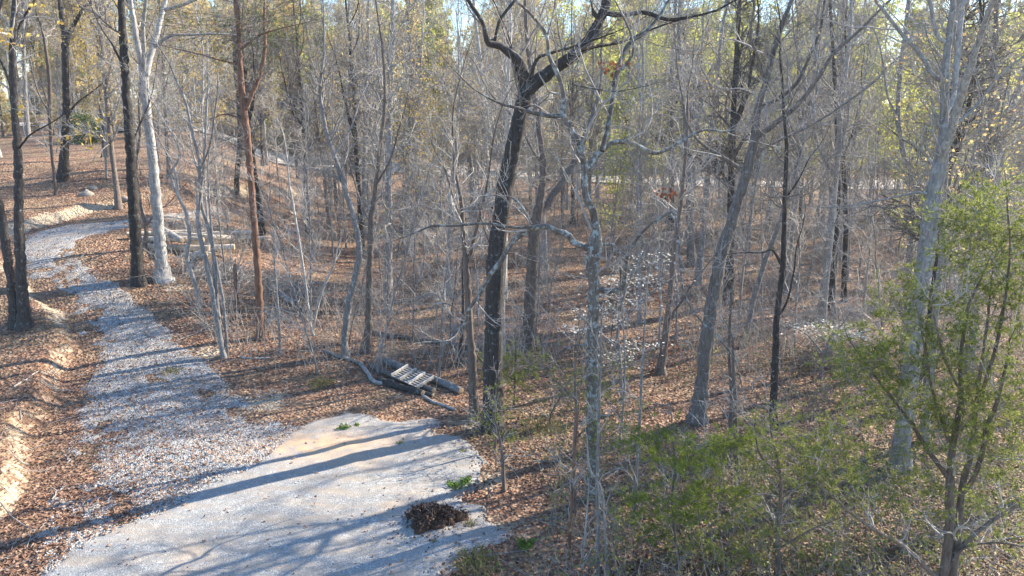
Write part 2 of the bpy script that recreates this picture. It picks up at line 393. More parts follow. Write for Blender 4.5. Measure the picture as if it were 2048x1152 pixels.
# ------------------------------------------------------------------ ground
def spaced(lo, hi, d, far_lo, far_hi, g=1.13):
    a = list(np.arange(lo, hi+1e-6, d)); s = d; x = hi
    while x < far_hi: s *= g; x += s; a.append(x)
    s = d; x = lo; b = []
    while x > far_lo: s *= g; x -= s; b.append(x)
    return np.array(b[::-1]+a)
gx = spaced(-24, 20, .15, -2500, 2500); gy = spaced(6, 36, .15, -400, 4000, 1.10)
GX, GY = np.meshgrid(gx, gy); fx, fy = GX.ravel(), GY.ravel()
GZ = height(fx, fy)
bs = np.full(len(fx), -9.0); k = (fy < 62) & (fx < -3) & (fy > 2); bs[k] = bank_sd(fx[k], fy[k])
sand = np.exp(-((bs-.05)/.30)**2)*np.clip(.78+1.2*vnoise(fx*.35, fy*.35, 77), 0, 1.3)
def blob(px, py, rx, ry, amp=1.0):
    c = hit(px, py); d = ((fx-c[0])/rx)**2+((fy-c[1])/ry)**2
    return amp*np.exp(-d)
for a in ((525,805,.7,.9),(420,705,.5,.5),(960,850,.9,.4,.8),(985,960,.5,.5,.9),(1010,1060,.5,.4,.8),(960,1030,.4,.4,.8),(560,760,.8,.5,.4),(360,580,.9,.6,.6),(400,650,.8,.5,.5)):
    sand = np.maximum(sand, blob(*a))
green = np.clip(smooth(-1, 4, fx)*smooth(19, 13, fy)*.75 + smooth(2.5, 12, road_d(fx, fy))*smooth(66, 80, fy)*.9, 0, 1)
ny, nx = GX.shape
ii = np.arange(ny-1)[:, None]*nx+np.arange(nx-1)[None]
quads = np.stack([ii, ii+1, ii+nx+1, ii+nx], -1).reshape(-1, 4)
g_me = mk_mesh('ground', np.stack([fx, fy, GZ], 1), [quads], [ground_mat()], attrs={'sand': sand, 'green': green})
link('ground', g_me)['kind'] = 'structure'

def sheet(name, poly, d, thick, hole, material, tan, wob, extra=None):
    p = np.array(poly); x = np.arange(p[:, 0].min()-.4, p[:, 0].max()+.4, d); y = np.arange(max(p[:, 1].min()-.4, 6.5), p[:, 1].max()+.4, d)
    X, Y = np.meshgrid(x, y); a, c = X.ravel(), Y.ravel()
    s = sdist(a, c, poly)+fbm(a*1.6, c*1.6, 41)*wob
    if hole is not None: s = np.minimum(s, hole(a, c))
    if extra is not None: s = np.minimum(s, extra(a, c))
    z = height(a, c)+np.clip(s*.22, -.08, thick)+fbm(a*5, c*5, 9, 2)*.006
    ok = s > -.35; n_ = len(x)
    q = np.arange(len(y)-1)[:, None]*n_+np.arange(n_-1)[None]; q = np.stack([q, q+1, q+n_+1, q+n_], -1).reshape(-1, 4)
    q = q[ok[q].all(1)]
    used = np.unique(q); remap = np.full(len(a), -1); remap[used] = np.arange(len(used))
    me = mk_mesh(name, np.stack([a, c, z], 1)[used], [remap[q]], [material], attrs={'tan': tan(a, c)[used]})
    o = link(name, me); o['kind'] = 'structure'; return o
tc_ = hit(640, 895)
tanf = lambda a, c: np.exp(-((a-tc_[0]-.2*(c-tc_[1]))/1.5)**2-((c-tc_[1])/.55)**2)*1.3
def drive_hole(a, c):                                     # leaf drifts lying over the stone
    s = sdist(a, c, DRIVE)
    n1 = fbm(a*.9+.4*c, c*.45, 51)*1.0+fbm(a*3, c*3, 57)*.5
    return n1+.25+.12*np.minimum(s, 1.4)-.42*np.exp(-((s-1.45)/.26)**2)*smooth(15.5, 17, c)*smooth(27, 24, c)-.10*smooth(17, 20, c)*smooth(26, 22.5, c)
pad_cut = lambda a, c: -sdist(a, c, PAD)+.25
sheet('gravel_driveway', DRIVE, .06, .03, drive_hole, gravel_mat('coarse_gravel', False), tanf, .5, pad_cut)
sheet('gravel_pad', PAD, .07, .045, None, gravel_mat('fine_gravel', True), tanf, .35, lambda a, c: sdist(a, c, PAD)+fbm(a*4.5, c*4.5, 23)*.34+.05)
# far gravel road, draped on the slope
rc = resample(np.array(ROADL), 160); tg = unit(np.gradient(rc[:, :2], axis=0)); nrm = np.stack([-tg[:, 1], tg[:, 0]], 1)
acr = np.linspace(-2.1, 2.1, 9)
RX = rc[:, None, 0]+nrm[:, None, 0]*acr; RY = rc[:, None, 1]+nrm[:, None, 1]*acr
RZ = height(RX.ravel(), RY.ravel()).reshape(RX.shape)+.14-.05*(acr/2.1)**4
q = np.arange(159)[:, None]*9+np.arange(8)[None]; q = np.stack([q, q+9, q+10, q+1], -1).reshape(-1, 4)
road = link('gravel_road', mk_mesh('gravel_road', np.stack([RX, RY, RZ], -1).reshape(-1, 3), [q], [plain('road_gravel', (.33, .29, .245), (.50, .45, .385), 1.5, .95, .02)]))
road['kind'] = 'structure'

# loose things nobody could count: leaf litter and stones
def scatter(n, y0, y1, pw=1.0, wide=.82, xoff=2.5):
    u_ = rng.uniform(0, 1, n); Y = y0*(y1/y0)**u_ if pw == 1 else (y0**(1-pw)+(y1**(1-pw)-y0**(1-pw))*u_)**(1/(1-pw))
    X = rng.uniform(-1, 1, n)*(wide*Y+xoff); return X, Y
X, Y = scatter(190000, 8.5, 40, 1.0)
s1 = sdist(X, Y, PAD); s2 = np.minimum(sdist(X, Y, DRIVE), drive_hole(X, Y))
pk = np.where(s1 > .1, .012+.35*np.clip(1-s1/.5, 0, 1)**2, np.where(s2 > .05, .62, 1.0))*np.clip(1.0+1.4*fbm(X*.35, Y*.35, 91), .15, 1)
kb = (X < -3); bb = np.full(len(X), -9.0); bb[kb] = bank_sd(X[kb], Y[kb]); pk = pk*np.where(np.abs(bb-.05) < .22, .30+.6*np.clip(-2*vnoise(X*.35, Y*.35, 77), 0, 1), 1)
k = (rng.uniform(0, 1, len(X)) < pk) & (Y > 8.5); X, Y = X[k], Y[k]
s1 = s1[k]; s2 = s2[k]
g = Geo(); Z = height(X, Y)+np.where((s1 > 0) | (s2 > 0), .045, 0)+rng.uniform(.008, .05, len(X))
g.leaves(np.stack([X, Y, Z], 1), rng.uniform(.04, .09, len(X)), flat=.75)
lo = link('leaf_litter', g.mesh('leaf_litter', [M['litter']], smooth_=False)); lo['kind'] = 'stuff'
lo['label'] = 'brown fallen leaves strewn over the forest floor'; lo['category'] = 'fallen leaves'
p = np.array(DRIVE); X = rng.uniform(p[:, 0].min(), p[:, 0].max(), 240000); Y = rng.uniform(8.5, 26, 240000)
s2 = np.minimum(sdist(X, Y, DRIVE), drive_hole(X, Y)); k = (s2 > -.06) & (sdist(X, Y, PAD) < .25)
k &= rng.uniform(0, 1, len(X)) < np.clip(.35+s2, .1, 1)*np.clip(16/Y, .3, 1)**1.2
X, Y = X[k][:60000], Y[k][:60000]; n_ = len(X); pass
octv = np.array([[1,0,0],[0,1,0],[-1,0,0],[0,-1,0],[0,0,1],[0,0,-1]], float); octf = np.array([[0,1,4],[1,2,4],[2,3,4],[3,0,4]])
V = octv[None]*rng.uniform(.6, 1.3, (n_, 6, 1))*(rng.uniform(.009, .024, n_))[:, None, None]*[1, 1, .7]
th = rng.uniform(0, 6.3, n_); c_, s_ = np.cos(th)[:, None], np.sin(th)[:, None]
V = np.stack([V[..., 0]*c_-V[..., 1]*s_, V[..., 0]*s_+V[..., 1]*c_, V[..., 2]], -1)+np.stack([X, Y, height(X, Y)+.036], 1)[:, None]
so = link('loose_gravel', mk_mesh('loose_gravel', V.reshape(-1, 3), [(np.arange(n_)[:, None, None]*6+octf).reshape(-1, 3)], [M['stone']], smooth_=False)); so['kind'] = 'stuff'
so['label'] = 'loose white and grey stones covering the driveway'; so['category'] = 'gravel'

# ------------------------------------------------------------------ traced trees
def to3(stem, D, s0=0.0, slope=0.0):
    """picture trace -> real points with real radii; limbs leave the trunk's depth at their own slope"""
    pts = []; l = 0; last = None
    for (x, y, w_) in stem:
        if last: l += math.hypot(x-last[0], y-last[1])*D/F
        last = (x, y); Yd = D+s0+slope*l
        p_ = P(x, y, Yd); pts.append([*p_, max(w_*.9*Yd/F/2, .004)])
    return np.array(pts)
def parse(s): return [tuple(float(v) for v in t.split(',')) for t in s.split()]
def extend(p4, k=80, up=.25):
    r = p4[-1, 3]; d = unit(p4[-1, :3]-p4[-2, :3]); L = r*k; n = max(int(L/.5), 3); out_ = [p4]
    p_ = p4[-1, :3]
    for i in range(n):
        d = unit(d+rng.normal(size=3)*.13+np.array([0, 0, up*.2])); p_ = p_+d*L/n
        out_.append(np.array([[*p_, r*(1-(i+1)/n*.85)]]))
    return np.concatenate(out_)
def hero(name, label, trunk, limbs=(), mt='grey', tw='twig', cat='tree', D=None, n1=26, l1=1.6, n2=130, l2=.7, n3=480, l3=.35, leaf=None, nleaf=0, lsize=.06, ext=85, tmin=.45, up=.2, group=None, twr=.0035, more_trunks=()):
    trunk = parse(trunk)
    base = hit(trunk[0][0], trunk[0][1]); D = D or base[1]
    stems = [(to3(trunk, D), True)]
    for t in more_trunks: stems.append((to3(parse(t), D+.1), True))
    for l in limbs:
        stems.append((to3(parse(l), D, 0, rng.uniform(-.45, .45)), False))
    loc = stems[0][0][0, :3].copy(); loc[2] = float(height(loc[0], loc[1]))
    t = thing(name, label, cat, loc, group)
    g = Geo(); allp = []; allr = []; tm = []
    for i, (p4, is_tr) in enumerate(stems):
        if is_tr:                                       # root flare down into the soil
            b = p4[0].copy(); gz = float(height(b[0], b[1])); r0 = b[3]
            p4 = np.concatenate([[[b[0], b[1], gz-.25, r0*1.6], [b[0], b[1], gz+.05, r0*1.28], [*(b[:2]*.6+p4[1, :2]*.4), gz+.3, r0*1.0]], p4[p4[:, 2] > gz+.6]])
        if p4[-1, 3] > .012: p4 = extend(p4, ext*(1 if p4[-1, 3] < .06 else .75))
        else: p4 = extend(p4, 60, .1)
        L = np.linalg.norm(np.diff(p4[:, :3], axis=0), axis=1).sum()
        n = int(np.clip(L/.12, 12, 130)); q = resample(p4, n); q[:, 3] = np.maximum(q[:, 3], .003)
        q[1:, :3] += rng.normal(size=(n-1, 3))*np.minimum(q[1:, 3:4]*.10, .012)
        if is_tr:
            g.tubes(q[:, :3], q[:, 3], 14, u=(0, 1, 0), lobe=.07)
        else:
            gl = Geo(); gl.tubes(q[:, :3], q[:, 3], 8, u=(0, 1, 0), lobe=.06)
            link('limb', gl.mesh('limb', [M[mt]], loc), t)
        rs = resample(q, 16); allp.append(rs[:, :3]); allr.append(np.maximum(rs[:, 3], .003)); tm.append(tmin if is_tr else .12)
    link('trunk', g.mesh('trunk', [M[mt]], loc), t)
    PP, RR = np.stack(allp), np.stack(allr); tm = np.array(tm)
    c = Geo()
    A, AR = spawn(PP, RR, n1, tm, l1, .95, up, 8, .5, .006, .2, .3, rabs=.03); c.tubes(A, AR, 4)
    B, BR = spawn(np.concatenate([A]), AR, n2, .12, l2, .8, up*.6, 5, .65, .004, .26, .4); c.tubes(B, BR, 3)
    Cc, CR = spawn(B, BR, n3, .1, l3, .75, up*.4, 4, .7, twr, .25, .5); c.tubes(Cc, CR, 3)
    link('twigs', c.mesh('twigs', [M[tw]], loc), t)
    if leaf:
        f = Geo(); pk_ = rng.integers(0, len(Cc), nleaf); f.leaves(Cc[pk_, rng.integers(1, 4, nleaf)]+rng.normal(size=(nleaf, 3))*.05, rng.uniform(.6, 1.3, nleaf)*lsize)
        link('foliage', f.mesh('foliage', [M[leaf]], loc, False), t)
    t['_D'] = D
    return t
def dead_leaves(t, clumps, D):
    """withered leaf bunches still hanging on a tree"""
    loc = np.array(t.location)
    for (x, y, rpx, n) in clumps:
        c = P(x, y, D); r = rpx*D/F; f = Geo()
        f.leaves(c+rng.normal(size=(n, 3))*[r*.85, r*.7, r*.5], rng.uniform(.05, .10, n))
        link('withered_leaf_bunch', f.mesh('withered_leaf_bunch', [M['red']], loc, False), t)
HERO = []
def HT(*a, **k):
    t = hero(*a, **k); HERO.append((t.location.x, t.location.y)); return t

t = HT('oak_tree', 'tall dark furrowed oak with wide fork at the edge of the gravel pad',
   '985,858,50 985,780,45 987,700,43 989,600,41 992,520,42 1002,440,38 1014,360,36 1030,280,34 1044,215,33 1056,178,33 1085,155,27 1120,127,25 1160,100,23 1190,60,22 1210,15,20 1222,-40,18 1235,-130,14',
   ['1056,182,22 1042,130,20 1015,104,17 995,90,15 975,86,14 970,62,10 962,40,9 935,0,7', '1046,195,18 1035,150,13 1024,105,9 1017,72,4', '978,84,9 990,78,8 1000,40,7 1030,0,6',
    '1062,170,10 1068,130,8 1080,113,7 1090,110,6', '1205,25,12 1240,30,11 1290,25,9 1330,38,8 1365,36,6', '1190,50,8 1196,36,12 1186,25,9 1184,15,3', '1160,100,8 1185,95,6 1240,85,5 1300,60,4', '990,530,12 985,500,6 983,495,3'], 'dark', 'twig_dark', n1=40, n2=200, n3=800)
dead_leaves(t, [(990, 438, 20, 60), (1005, 448, 14, 30)], 16.0)
HT('hardwood_tree', 'slim grey-brown forked tree pressed close beside the big dark oak',
   '950,838,24 947,780,22 943,700,19 937,620,16 934,560,15 930,500,12 926,450,10 922,400,9 910,340,7 905,260,5',
   ['936,525,9 948,480,8 955,450,7 968,400,6 978,345,5 985,290,4', '928,470,6 915,420,5 905,390,5 890,340,4', '945,700,5 962,720,4 975,740,3'], 'brown', n1=34)
t = HT('gnarled_tree', 'crooked lichen-crusted tree with swollen top and arching low limb',
   '1190,1000,36 1187,900,31 1184,800,29 1184,700,28 1187,620,27 1188,570,25 1185,530,30 1189,495,32 1193,470,22 1191,445,18 1184,418,17 1172,395,16 1168,365,15 1171,335,15 1156,290,14 1140,255,13 1126,232,12 1128,205,11 1124,175,10 1112,140,10 1098,112,8 1094,75,7 1072,40,6 1030,0,5',
   ['1186,503,17 1165,492,15 1146,484,16 1136,468,15 1116,463,14 1100,456,14 1078,453,13 1050,465,12 1026,485,11 1002,520,11 980,550,10 958,592,9 936,622,8 931,645,7 906,670,6 891,690,4 880,730,3 875,755,2',
    '1072,453,7 1030,455,6 970,447,6 900,452,5 860,452,5 845,461,4 832,464,3', '1062,448,6 1045,415,5 1022,394,4 975,390,2', '932,640,5 905,612,3 880,606,3 868,614,2', '957,590,4 957,620,3 955,645,2',
    '1126,232,10 1095,232,9 1062,224,8 1030,214,7 1002,208,5', '1172,337,13 1200,305,12 1226,285,11 1265,287,10 1310,306,9 1350,290,7 1400,262,6 1440,262,4', '1204,302,12 1216,258,11 1225,200,10 1232,150,9 1254,92,8 1290,65,7 1320,30,6 1345,-10,5', '1232,150,6 1265,110,6 1262,70,5 1240,20,4',
    '1190,577,14 1216,583,12 1245,576,11 1250,545,9 1256,510,8 1272,480,7 1300,450,6 1346,424,6 1354,450,5 1360,520,5 1369,590,4 1400,640,4 1432,670,4 1470,720,3 1482,765,2', '1200,490,9 1225,488,7 1238,510,6 1241,545,4', '1180,690,6 1155,690,4 1125,702,3 1105,730,2', '1094,75,5 1106,30,4 1116,-20,3', '1140,180,4 1145,170,5 1180,176,4'], 'lichen', n1=46, n2=240, n3=900, tmin=.4)
dead_leaves(t, [(1225, 135, 14, 40), (1335, 388, 16, 36)], 12.6)
HT('hardwood_tree', 'thick straight brown-grey trunk standing behind the fallen log',
   '1054,702,32 1059,640,29 1063,560,27 1068,480,25 1076,425,23 1084,380,17 1086,330,14 1080,270,12 1068,190,10 1055,90,9 1050,0,7',
   ['1074,440,18 1108,388,16 1140,340,13 1170,270,11 1195,200,8', '1085,330,7 1065,300,6 1045,260,5'], 'brown')
HT('hardwood_tree', 'twin-stemmed dark tree on the sandy bank left of the driveway',
   '50,655,30 44,580,24 39,480,20 37,380,18 35,300,16 29,220,15 25,120,14 28,40,12 36,-60,10', ['30,200,7 10,140,5 -10,100,4', '36,300,5 60,270,4 95,250,3', '27,90,6 45,40,5 70,0,4'], 'dark', 'twig', more_trunks=['32,652,26 22,560,20 10,480,19 2,430,18 -14,350,16 -42,200,12'], leaf='yellow', nleaf=260, lsize=.13)
HT('hardwood_tree', 'straight dark-barked tree beside the smooth grey one at the drive bend',
   '278,568,30 274,520,25 269,440,24 265,380,22 261,300,20 255,220,18 248,120,16 243,0,14 240,-150,10', ['262,290,5 280,250,4 300,200,3', '250,140,6 225,90,4 205,60,3'], 'dark', 'twig_dark')
HT('hardwood_tree', 'smooth pale grey tree splitting into three upright limbs at the drive bend',
   '327,560,36 323,520,26 316,440,23 309,360,21 303,300,19 295,230,17 287,165,20 283,120,14 272,70,11 260,0,9', ['287,160,12 288,110,10 286,60,8 291,0,7', '292,150,15 304,100,13 318,50,11 331,0,9 345,-80,7', '308,95,7 340,72,6 370,70,5', '330,20,8 370,8,6 410,-10,4'], 'pale', leaf='yellow', nleaf=300, lsize=.09)
def pine_crown(t, D, blobs, m_='needle_far', l=.14, w_=.010, n=10):
    loc = np.array(t.location); c = Geo(); f = Geo()
    for (x, y, rx, ry, k_) in blobs:
        k_ = int(k_*1.5); ctr = P(x, y, D); q = ctr+rng.normal(size=(k_, 3))*np.array([rx, (rx+ry)/2, ry])*D/F*.8
        root = np.repeat(ctr[None]-[0, 0, ry*D/F*.3], k_, 0)
        root = ctr+(q-ctr)*rng.uniform(.3, .7, (k_, 1))
        c.tubes(np.stack([root, (root+q)/2+rng.normal(size=(k_, 3))*.03, q], 1), np.full((k_, 3), .005), 3)
        f.needles(q, unit(q-root), n, l, w_)
    link('twig_sprays', c.mesh('twig_sprays', [M['twig_dark']], loc), t); link('foliage', f.mesh('foliage', [M[m_]], loc, False), t)
t = HT('pine_tree', 'slender red-barked pine with sparse dark needles, straight bare stem',
   '521,678,19 519,600,17 513,500,15 506,420,14 500,340,14 493,262,15 486,205,15 480,130,12 476,50,10 466,-40,8', ['492,218,10 505,185,10 520,150,9 530,95,8 529,30,6', '480,130,5 440,120,4 405,110,3', '482,100,4 520,70,4 550,60,3', '494,240,4 450,228,3 430,235,2'], 'pine', 'twig_dark', n1=22, l1=1.0)
pine_crown(t, t['_D'], [(420,60,80,45,60),(500,45,90,40,80),(545,80,60,40,50),(450,110,60,30,40),(520,20,80,40,60),(400,30,50,40,30),(560,30,50,40,40)])
HT('hardwood_tree', 'dark thin tree standing just behind the red-barked pine',
   '472,392,12 474,350,11 480,290,12 478,200,10 470,120,9 474,40,7', ['480,210,7 505,160,6 515,100,5'], 'dark', 'twig_dark')
HT('curved_tree', 'snaking smooth grey tree growing at the end of the log stack',
   '690,716,17 689,670,15 699,600,15 714,540,14 718,490,13 706,430,12 690,380,11 672,320,10 652,260,8 640,190,7', ['668,310,5 700,260,4 720,200,3', '712,450,4 735,420,3'], 'grey')
HT('hardwood_tree', 'straight tree with flared root beside the snaking grey one',
   '731,706,24 737,660,17 738,580,15 741,500,13 742,440,12 751,380,10 760,300,8 770,200,7 765,100,5', ['742,450,5 720,400,4 700,330,4', '752,370,5 780,320,4 800,250,3'], 'brown')
HT('hardwood_tree', 'clump of three thin wavy stems rising from the sandy drive edge',
   '447,716,11 436,650,12 421,560,11 406,500,10 396,440,9 398,380,9 400,330,8 386,270,6 370,200,5', ['400,340,5 420,290,4 430,220,3'], 'grey', more_trunks=['452,718,10 434,610,10 428,520,8 418,460,8 402,400,7 408,330,6 412,250,5', '457,735,6 446,600,6 428,500,5 420,420,4 416,340,3'])
HT('curved_tree', 'thin zigzag tree with elbow bends uphill of the three-stem clump',
   '397,618,9 391,570,9 381,540,9 373,510,9 379,470,8 372,425,8 360,400,6 348,372,6 342,345,5 360,310,5 345,270,4 320,230,3', ['374,535,4 390,515,3 398,505,2', '358,395,5 350,340,4 330,300,3'], 'pale')
HT('hardwood_tree', 'broad grey leaning tree with high spreading fork near the blossoming dogwoods',
   '1393,846,40 1404,760,31 1412,680,29 1425,600,28 1440,520,27 1456,465,25 1472,415,23 1490,360,22 1505,300,20 1512,262,18 1514,225,15 1530,170,13 1546,110,12 1562,55,10 1584,0,8',
   ['1512,275,14 1545,252,12 1590,215,10 1630,165,9 1665,110,8 1720,60,6 1770,10,5', '1490,350,9 1470,330,9 1430,305,8 1395,280,6 1372,240,5 1366,200,4', '1520,215,9 1560,195,9 1595,165,8 1620,110,7 1640,60,6 1650,0,5', '1530,165,8 1515,110,7 1500,70,6 1510,0,4', '1500,320,7 1540,290,7 1640,240,6 1740,170,5'], 'greybrown', n1=56, n2=300, n3=1200)
HT('hardwood_tree', 'narrow near-black upright tree right of the leaning grey tree',
   '1548,857,17 1548,780,16 1551,700,15 1555,620,13 1565,540,12 1568,450,10 1570,380,9 1573,300,8 1566,200,6 1560,100,4', ['1568,540,8 1545,500,5 1525,505,4', '1570,400,5 1590,370,4 1600,355,3', '1553,640,6 1575,600,5 1588,540,4'], 'dark', 'twig_dark')
HT('hardwood_tree', 'massive pale shaggy oak rising behind the cedar with several parallel limbs',
   '1800,938,44 1810,830,38 1825,700,37 1838,600,36 1850,520,35 1861,440,34 1873,360,31 1884,300,26 1889,250,18 1890,180,17 1893,120,15 1900,60,13 1906,0,11',
   ['1880,330,21 1904,255,18 1924,185,17 1944,125,15 1964,62,12 1986,0,11', '1887,160,11 1866,152,10 1842,108,9 1812,78,8 1782,40,8 1752,0,7', '1890,85,10 1876,75,9 1866,40,8 1860,0,7', '1884,240,10 1905,200,11 1912,140,11 1918,80,11 1925,0,9', '1870,390,8 1835,385,6 1800,392,5', '1905,250,7 1950,215,6 2000,150,5 2050,110,4'], 'pale', n1=46, n2=220, n3=850)
dead_leaves(HERO and t, [], 1)
HT('hardwood_tree', 'slim wavy grey tree standing just left of the massive pale oak',
   '1806,705,15 1815,600,14 1820,500,13 1826,420,13 1822,360,12 1806,300,11 1796,230,10 1800,150,9 1811,60,8 1817,0,7', ['1796,240,6 1775,190,5 1765,120,4'], 'grey')
HT('hardwood_tree', 'dark straight tree of a tight pair near the massive pale oak',
   '1659,645,15 1665,560,14 1671,480,14 1676,380,12 1675,250,10 1668,130,8 1660,0,6', ['1676,330,6 1700,280,5 1720,200,4'], 'dark', 'twig_dark', group='tight pair of dark trees', D=27)
HT('hardwood_tree', 'dark straight tree of a tight pair near the massive pale oak',
   '1685,640,13 1688,560,12 1692,470,11 1690,380,10 1685,280,8 1688,160,6', [], 'dark', 'twig_dark', group='tight pair of dark trees', D=28)
HT('hardwood_tree', 'grey tree leaning strongly to touch the near-black upright tree',
   '1488,695,13 1498,640,12 1512,580,11 1534,512,10 1556,455,9 1580,380,8 1605,290,6 1630,200,4', [], 'grey')
t = HT('hardwood_tree', 'reddish-brown trunk with withered rust leaves near the white blossoms',
   '1321,748,20 1328,690,17 1336,630,14 1343,560,11 1350,480,10 1365,380,8 1375,250,6', ['1336,640,6 1365,600,5 1390,560,3'], 'brown')
dead_leaves(t, [(1330, 600, 22, 60), (1312, 690, 22, 60), (1300, 735, 20, 50), (1345, 640, 14, 30), (1345, 700, 18, 40)], t['_D'])
HT('hardwood_tree', 'leaning grey trunk showing through the top of the cedar',
   '1905,700,20 1935,590,19 1962,510,17 1985,420,16 2001,310,15 2018,230,13 2042,160,11 2075,60,9', ['2000,320,8 1985,260,7 1990,180,6'], 'grey', D=22)
HT('hardwood_tree', 'dark trunk forking low on the leaf-covered hill by two small rocks',
   '122,362,26 129,300,17 132,230,14 131,170,13 130,75,14 122,20,9 115,-30,8', ['131,80,10 145,55,9 165,20,7 185,0,5', '132,240,5 150,210,4 175,190,3'], 'dark', 'twig_dark')
HT('hardwood_tree', 'thin dark sapling-like tree on the leaf-covered hill',
   '112,390,7 108,350,6 103,300,6 100,230,8 98,150,7 85,60,5', ['100,230,4 75,180,3 60,120,3'], 'brown')
HT('hardwood_tree', 'leaning dark forked tree in front of the clipped green shrub',
   '212,314,15 208,260,12 203,215,10 200,150,9 198,75,10 202,30,8 200,-20,6', ['198,80,8 185,45,7 165,20,6 150,-10,5'], 'dark', 'twig_dark')
HT('hardwood_tree', 'grey tree with crooked limb behind the pale cut-log heap',
   '288,500,11 292,460,9 285,425,8 278,390,7 272,330,7 280,270,6 278,200,5', ['287,455,6 305,435,5 312,425,3'], 'brown')
HT('hardwood_tree', 'leaning bare pole crossing thin saplings beside the weathered rotting log',
   '625,670,5 632,625,6 645,580,6 660,545,5 668,530,4', [], 'pale', n1=6, n2=20, n3=40, group=None)
HT('hardwood_tree', 'broken brown snag standing left of the red-barked pine',
   '476,620,9 472,580,8 470,540,7', [], 'pine', n1=4, n2=8, n3=12, ext=8)
HT('hardwood_tree', 'pale whip-thin sapling leaning left beside the red-barked pine',
   '627,672,5 610,560,5 598,480,5 588,420,5 578,360,4 572,300,3', [], 'pale', n1=22, l1=.9, n2=80, n3=200)

# white-flowering dogwoods
def dogwood(label, trunk, limbs, blooms, n):
    t = HT('dogwood_tree', label, trunk, limbs, 'grey', 'twig', n1=20, l1=.7, n2=60, n3=150, ext=40)
    loc = np.array(t.location); f = Geo()
    for (x, y, rx, ry) in blooms:
        c = P(x, y, t['_D']); q = c+rng.normal(size=(n, 3))*np.array([rx, rx, ry*.6])*t['_D']/F*.7
        f.leaves(q, rng.uniform(.05, .09, n), flat=.7, bend=.15)
    link('blossoms', f.mesh('blossoms', [M['petal']], loc, False), t)
dogwood('small dogwood with white blossoms beside the crooked lichen-crusted tree', '1245,800,9 1240,720,8 1235,660,7 1245,600,6 1262,550,5 1290,500,4',
   ['1240,700,5 1205,670,4 1170,640,3 1150,620,2', '1238,650,5 1275,610,4 1310,580,3 1340,560,2', '1244,610,4 1220,580,3 1180,560,2', '1240,740,4 1280,720,3 1300,700,2'],
   [(1235,595,50,12),(1290,560,45,14),(1180,618,40,8),(1230,640,50,10),(1270,690,40,8),(1240,715,40,8),(1300,520,45,16),(1155,660,25,6),(1215,560,30,10)], 80)
dogwood('low spreading dogwood with white blossoms behind the cedars', '1640,760,8 1645,720,7 1655,690,6 1668,665,4',
   ['1648,710,5 1620,675,4 1600,660,3', '1652,700,5 1690,672,4 1725,665,3'], [(1610,655,35,6),(1650,650,40,6),(1690,655,35,8),(1715,672,20,10),(1665,668,40,6)], 95)

# ------------------------------------------------------------------ near evergreens
def evergreen(label, trunk, limbs, blobs, m_, mt='brown', D=None, l=.07, w_=.006, n=12, more=(), sparse=1.0, flat=1.0, name='cedar_tree', n1=40, l1=.9):
    t = HT(name, label, trunk, limbs, mt, 'twig', D=D, n1=n1, l1=l1, n2=n1*4, l2=.45, n3=n1*9, l3=.22, ext=40, tmin=.15, more_trunks=more)
    D = t['_D']; loc = np.array(t.location); c = Geo(); f = Geo()
    for (x, y, rx, ry, k_) in blobs:
        k_ = int(k_*sparse*2.3); ctr = P(x, y, D+rng.uniform(-.5, .5)); S = np.array([rx, (rx+ry)/2, ry*flat])*D/F
        b0 = ctr+rng.normal(size=(max(k_//9, 2), 3))*S*.88                      # small sprays, each holding several tufts
        ax = unit(b0-ctr+rng.normal(size=b0.shape)*.25+[0, 0, .12]); ln = rng.uniform(.2, .45, (len(b0), 1))
        c.tubes(np.stack([b0-ax*ln*.8, b0, b0+ax*ln], 1), np.repeat([[.006, .004, .002]], len(b0), 0), 3)
        tpos = np.repeat(b0, 9, 0)+np.repeat(ax*ln, 9, 0)*rng.uniform(-.4, 1, (len(b0)*9, 1))+rng.normal(size=(len(b0)*9, 3))*.032
        f.needles(tpos, unit(np.repeat(ax, 9, 0)+rng.normal(size=(len(tpos), 3))*.5), n, l, w_)
    link('sprays', c.mesh('sprays', [M['twig_dark']], loc), t); link('foliage', f.mesh('foliage', [M[m_]], loc, False), t)
    return t
